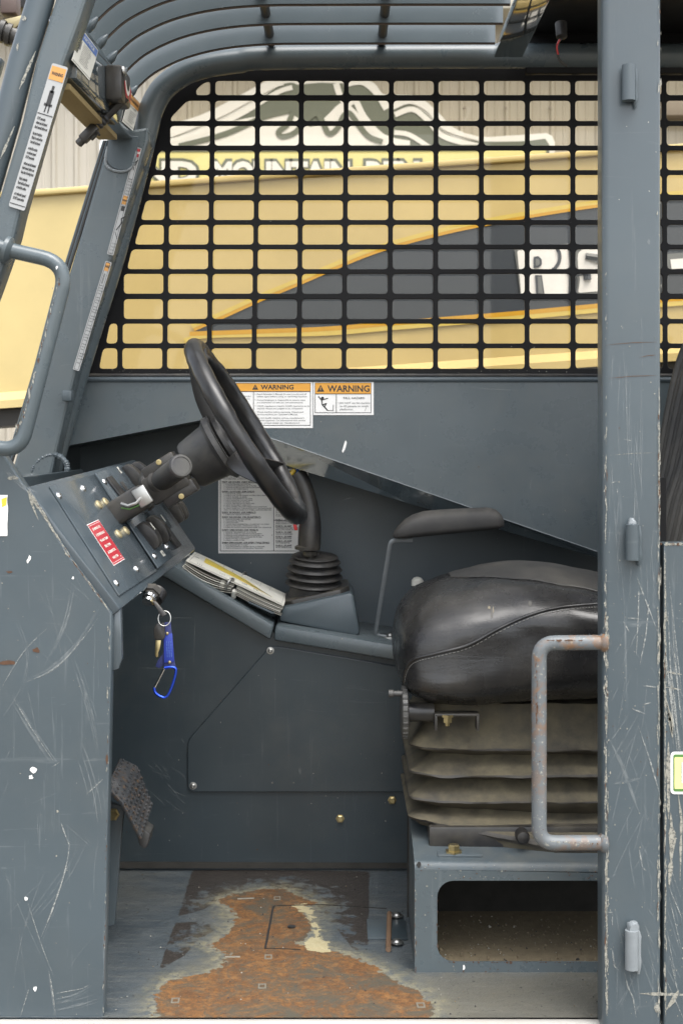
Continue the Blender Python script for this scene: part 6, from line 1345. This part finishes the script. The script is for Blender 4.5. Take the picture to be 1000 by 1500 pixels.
for x, y in ((326, 856), (343, 869)):
    mb = MB(); lathe(mb, P(x, y, 3.09), (.2, -.6, .8), [(-.01, .006), (.008, .006), (.010, .004)], 12); mb.build('ring_post', 'paper', lc)
mb = MB(); rbox(mb, P(383, 889, 3.09), (.06, .03, .004), (lu, lv, ln), .001); mb.build('ledge_clip', 'slate_clean', ledge1)

# ---- keys
kr = thing('key_ring', 'brass bladed key with black head hanging on a steel split ring', 'keys', P(238, 905, 2.47))
mb = MB(); c = P(241, 906, 2.47); tube(mb, [c + Vector((.0108 * math.cos(R(t)), .004 * math.sin(R(t * 1)), .0125 * math.sin(R(t)))) for t in range(0, 360, 18)], .0011, 8, 0, True); mb.build('split_ring', 'steel', kr, 60)
mb = MB(); prism(mb, [P(x, y, 2.466) for x, y in round_poly([(228, 914), (241, 912), (242, 934), (239, 938), (226, 937), (225, 922)], 3)], (0, .006, 0), .0015); kb = mb.build('hanging_key_head', 'black_plastic', kr)
mb = MB(); prism(mb, [P(x, y, 2.468) for x, y in [(228, 938), (236, 938), (235, 948), (232, 956), (232, 962), (229, 963), (227, 960)]], (0, .002, 0), .0004); mb.build('hanging_key_blade', 'brass', kr)
mb = MB(); tube(mb, [P(222, 880, 2.485), P(225, 884, 2.478)], .003, 8, 1); a, b2 = P(224, 883, 2.476), P(240, 902, 2.468); d = (b2 - a).normalized()
prism(mb, [a + Vector((-.001, 0, .003)), a + Vector((.006, 0, .002)), b2 + Vector((.005, 0, .002)), b2 + Vector((-.004, 0, -.003))], (0, .006, 0), .0012, 0); mb.build('ignition_key', ['black_plastic', 'brass'], kr)
tg = thing('key_tag', 'blue webbing key tag with brass rivets hanging from the split ring', 'key tag', P(249, 975, 2.472))
mb = MB(); prism(mb, [P(x, y, 2.475) for x, y in [(241, 912), (250, 911), (252, 930), (256, 970), (258, 978), (255, 981), (249, 979), (242, 982), (240, 974), (239, 930)]], (0, .003, 0), .0008); mb.build('webbing', 'blue_dark', tg)
mb = MB(); prism(mb, [P(x, y, 2.4735) for x, y in [(240, 929), (252.5, 928), (255.5, 969), (240.5, 971)]], (0, .0015, 0), .0004); fr = mb.build('tag_face', 'blue', tg)
s = Sticker(P(243, 966, 2.473), (P(241.5, 931, 2.473) - P(243, 966, 2.473)), P(238, 966, 2.473) - P(243, 966, 2.473) , .0004)
for k in range(3):
    for j in range(6): s.rect(.004 + .0048 * j, -.0035 - .0036 * k, .0074 + .0048 * j + .0006 * ((j + k) % 3), -.0027 - .0036 * k, 'blue_print', 1)
s.mb.v and s.build('tag_print', tg)
for x, y in ((245, 928), (248.5, 970)):
    mb = MB(); lathe(mb, P(x, y, 2.4733), (0, -1, 0), [(0, .0028), (.001, .0026), (.0016, .001)], 12); mb.build('rivet', 'brass', tg)
mb = MB(); prism(mb, [P(x, y, 2.482) for x, y in [(240, 956), (231, 968), (228, 976), (233, 979), (240, 974)]], (0, .002, 0), .0004); mb.build('loose_flap', 'blue_dark', tg)
cb = thing('carabiner', 'blue aluminium carabiner clipped to the bottom of the key tag', 'carabiner', P(240, 1022, 2.474))
loop = [(241, 978), (250, 977), (257, 979), (257.5, 986), (254, 1000), (248, 1015), (243, 1021), (237, 1021), (228, 1015), (226, 1007)]
mb = MB(); tube(mb, [P(x, y, 2.476) for x, y in smooth_px(loop, 5)], .0024, 10, sq=(1, 1)); mb.build('carabiner_body', 'blue_metal', cb, 60)
mb = MB(); tube(mb, [P(227, 1007, 2.476), P(241, 980, 2.476)], .0019, 10); mb.build('carabiner_gate', 'chrome', cb)

# ---- electrical connector below the header beam, loose wire under the roof
ec = thing('cable_connector', 'black cable connector hanging below the header beam', 'connector', P(120, 212, 2.66))
a, b2 = P(156, 170, 2.66), P(118, 208, 2.66); d = (b2 - a).normalized(); L = (b2 - a).length
mb = MB(); tube(mb, [a - d * .05, a], .009, 12); rbs = [(0, .0105)]
lathe(mb, a, d, [(i * .004, .0115 if i % 2 else .0095) for i in range(int(L * .42 / .004))], 14); mb.build('connector_sleeve', 'black', ec, 30)
mb = MB(); ex, ey, ez = frame(d); rbox(mb, a + d * L * .66, (.020, .018, L * .55), (ex, ey, ez), .003); rbox(mb, a + d * L * .60 + ey * -.011, (.008, .006, L * .3), (ex, ey, ez), .001); lathe(mb, a + d * L * .9, d, [(0, .008), (.012, .008), (.014, .005)], 12); mb.build('connector_shell', 'black_plastic', ec)
mb = MB(); tube(mb, [P(140, 192, 2.655), P(146, 198, 2.65), P(147, 197, 2.65)], .002, 6); mb.build('connector_latch', 'black_plastic', ec)
hw_ = thing('hanging_wire', 'thin red and black wire dangling from the dark roof above the guard', 'wire', P(828, 97, 2.8))
mb = MB(); tube(mb, [P(x, y, 2.8) for x, y in smooth_px([(822, 56), (817, 62), (815, 74), (818, 86), (824, 93), (830, 97)], 5)], .0026, 8); mb.build('black_wire', 'black', hw_, 60)
mb = MB(); tube(mb, [P(x, y, 2.797) for x, y in smooth_px([(819, 58), (815, 68), (817, 80)], 5)], .0018, 8); mb.build('red_wire', 'red_plastic', hw_, 60)
mb = MB(); lathe(mb, P(822, 54, 2.8), (0, -.3, -1), [(-.03, .012), (.0, .011), (.002, .006)], 14); mb.build('wire_grommet', 'black', hw_)
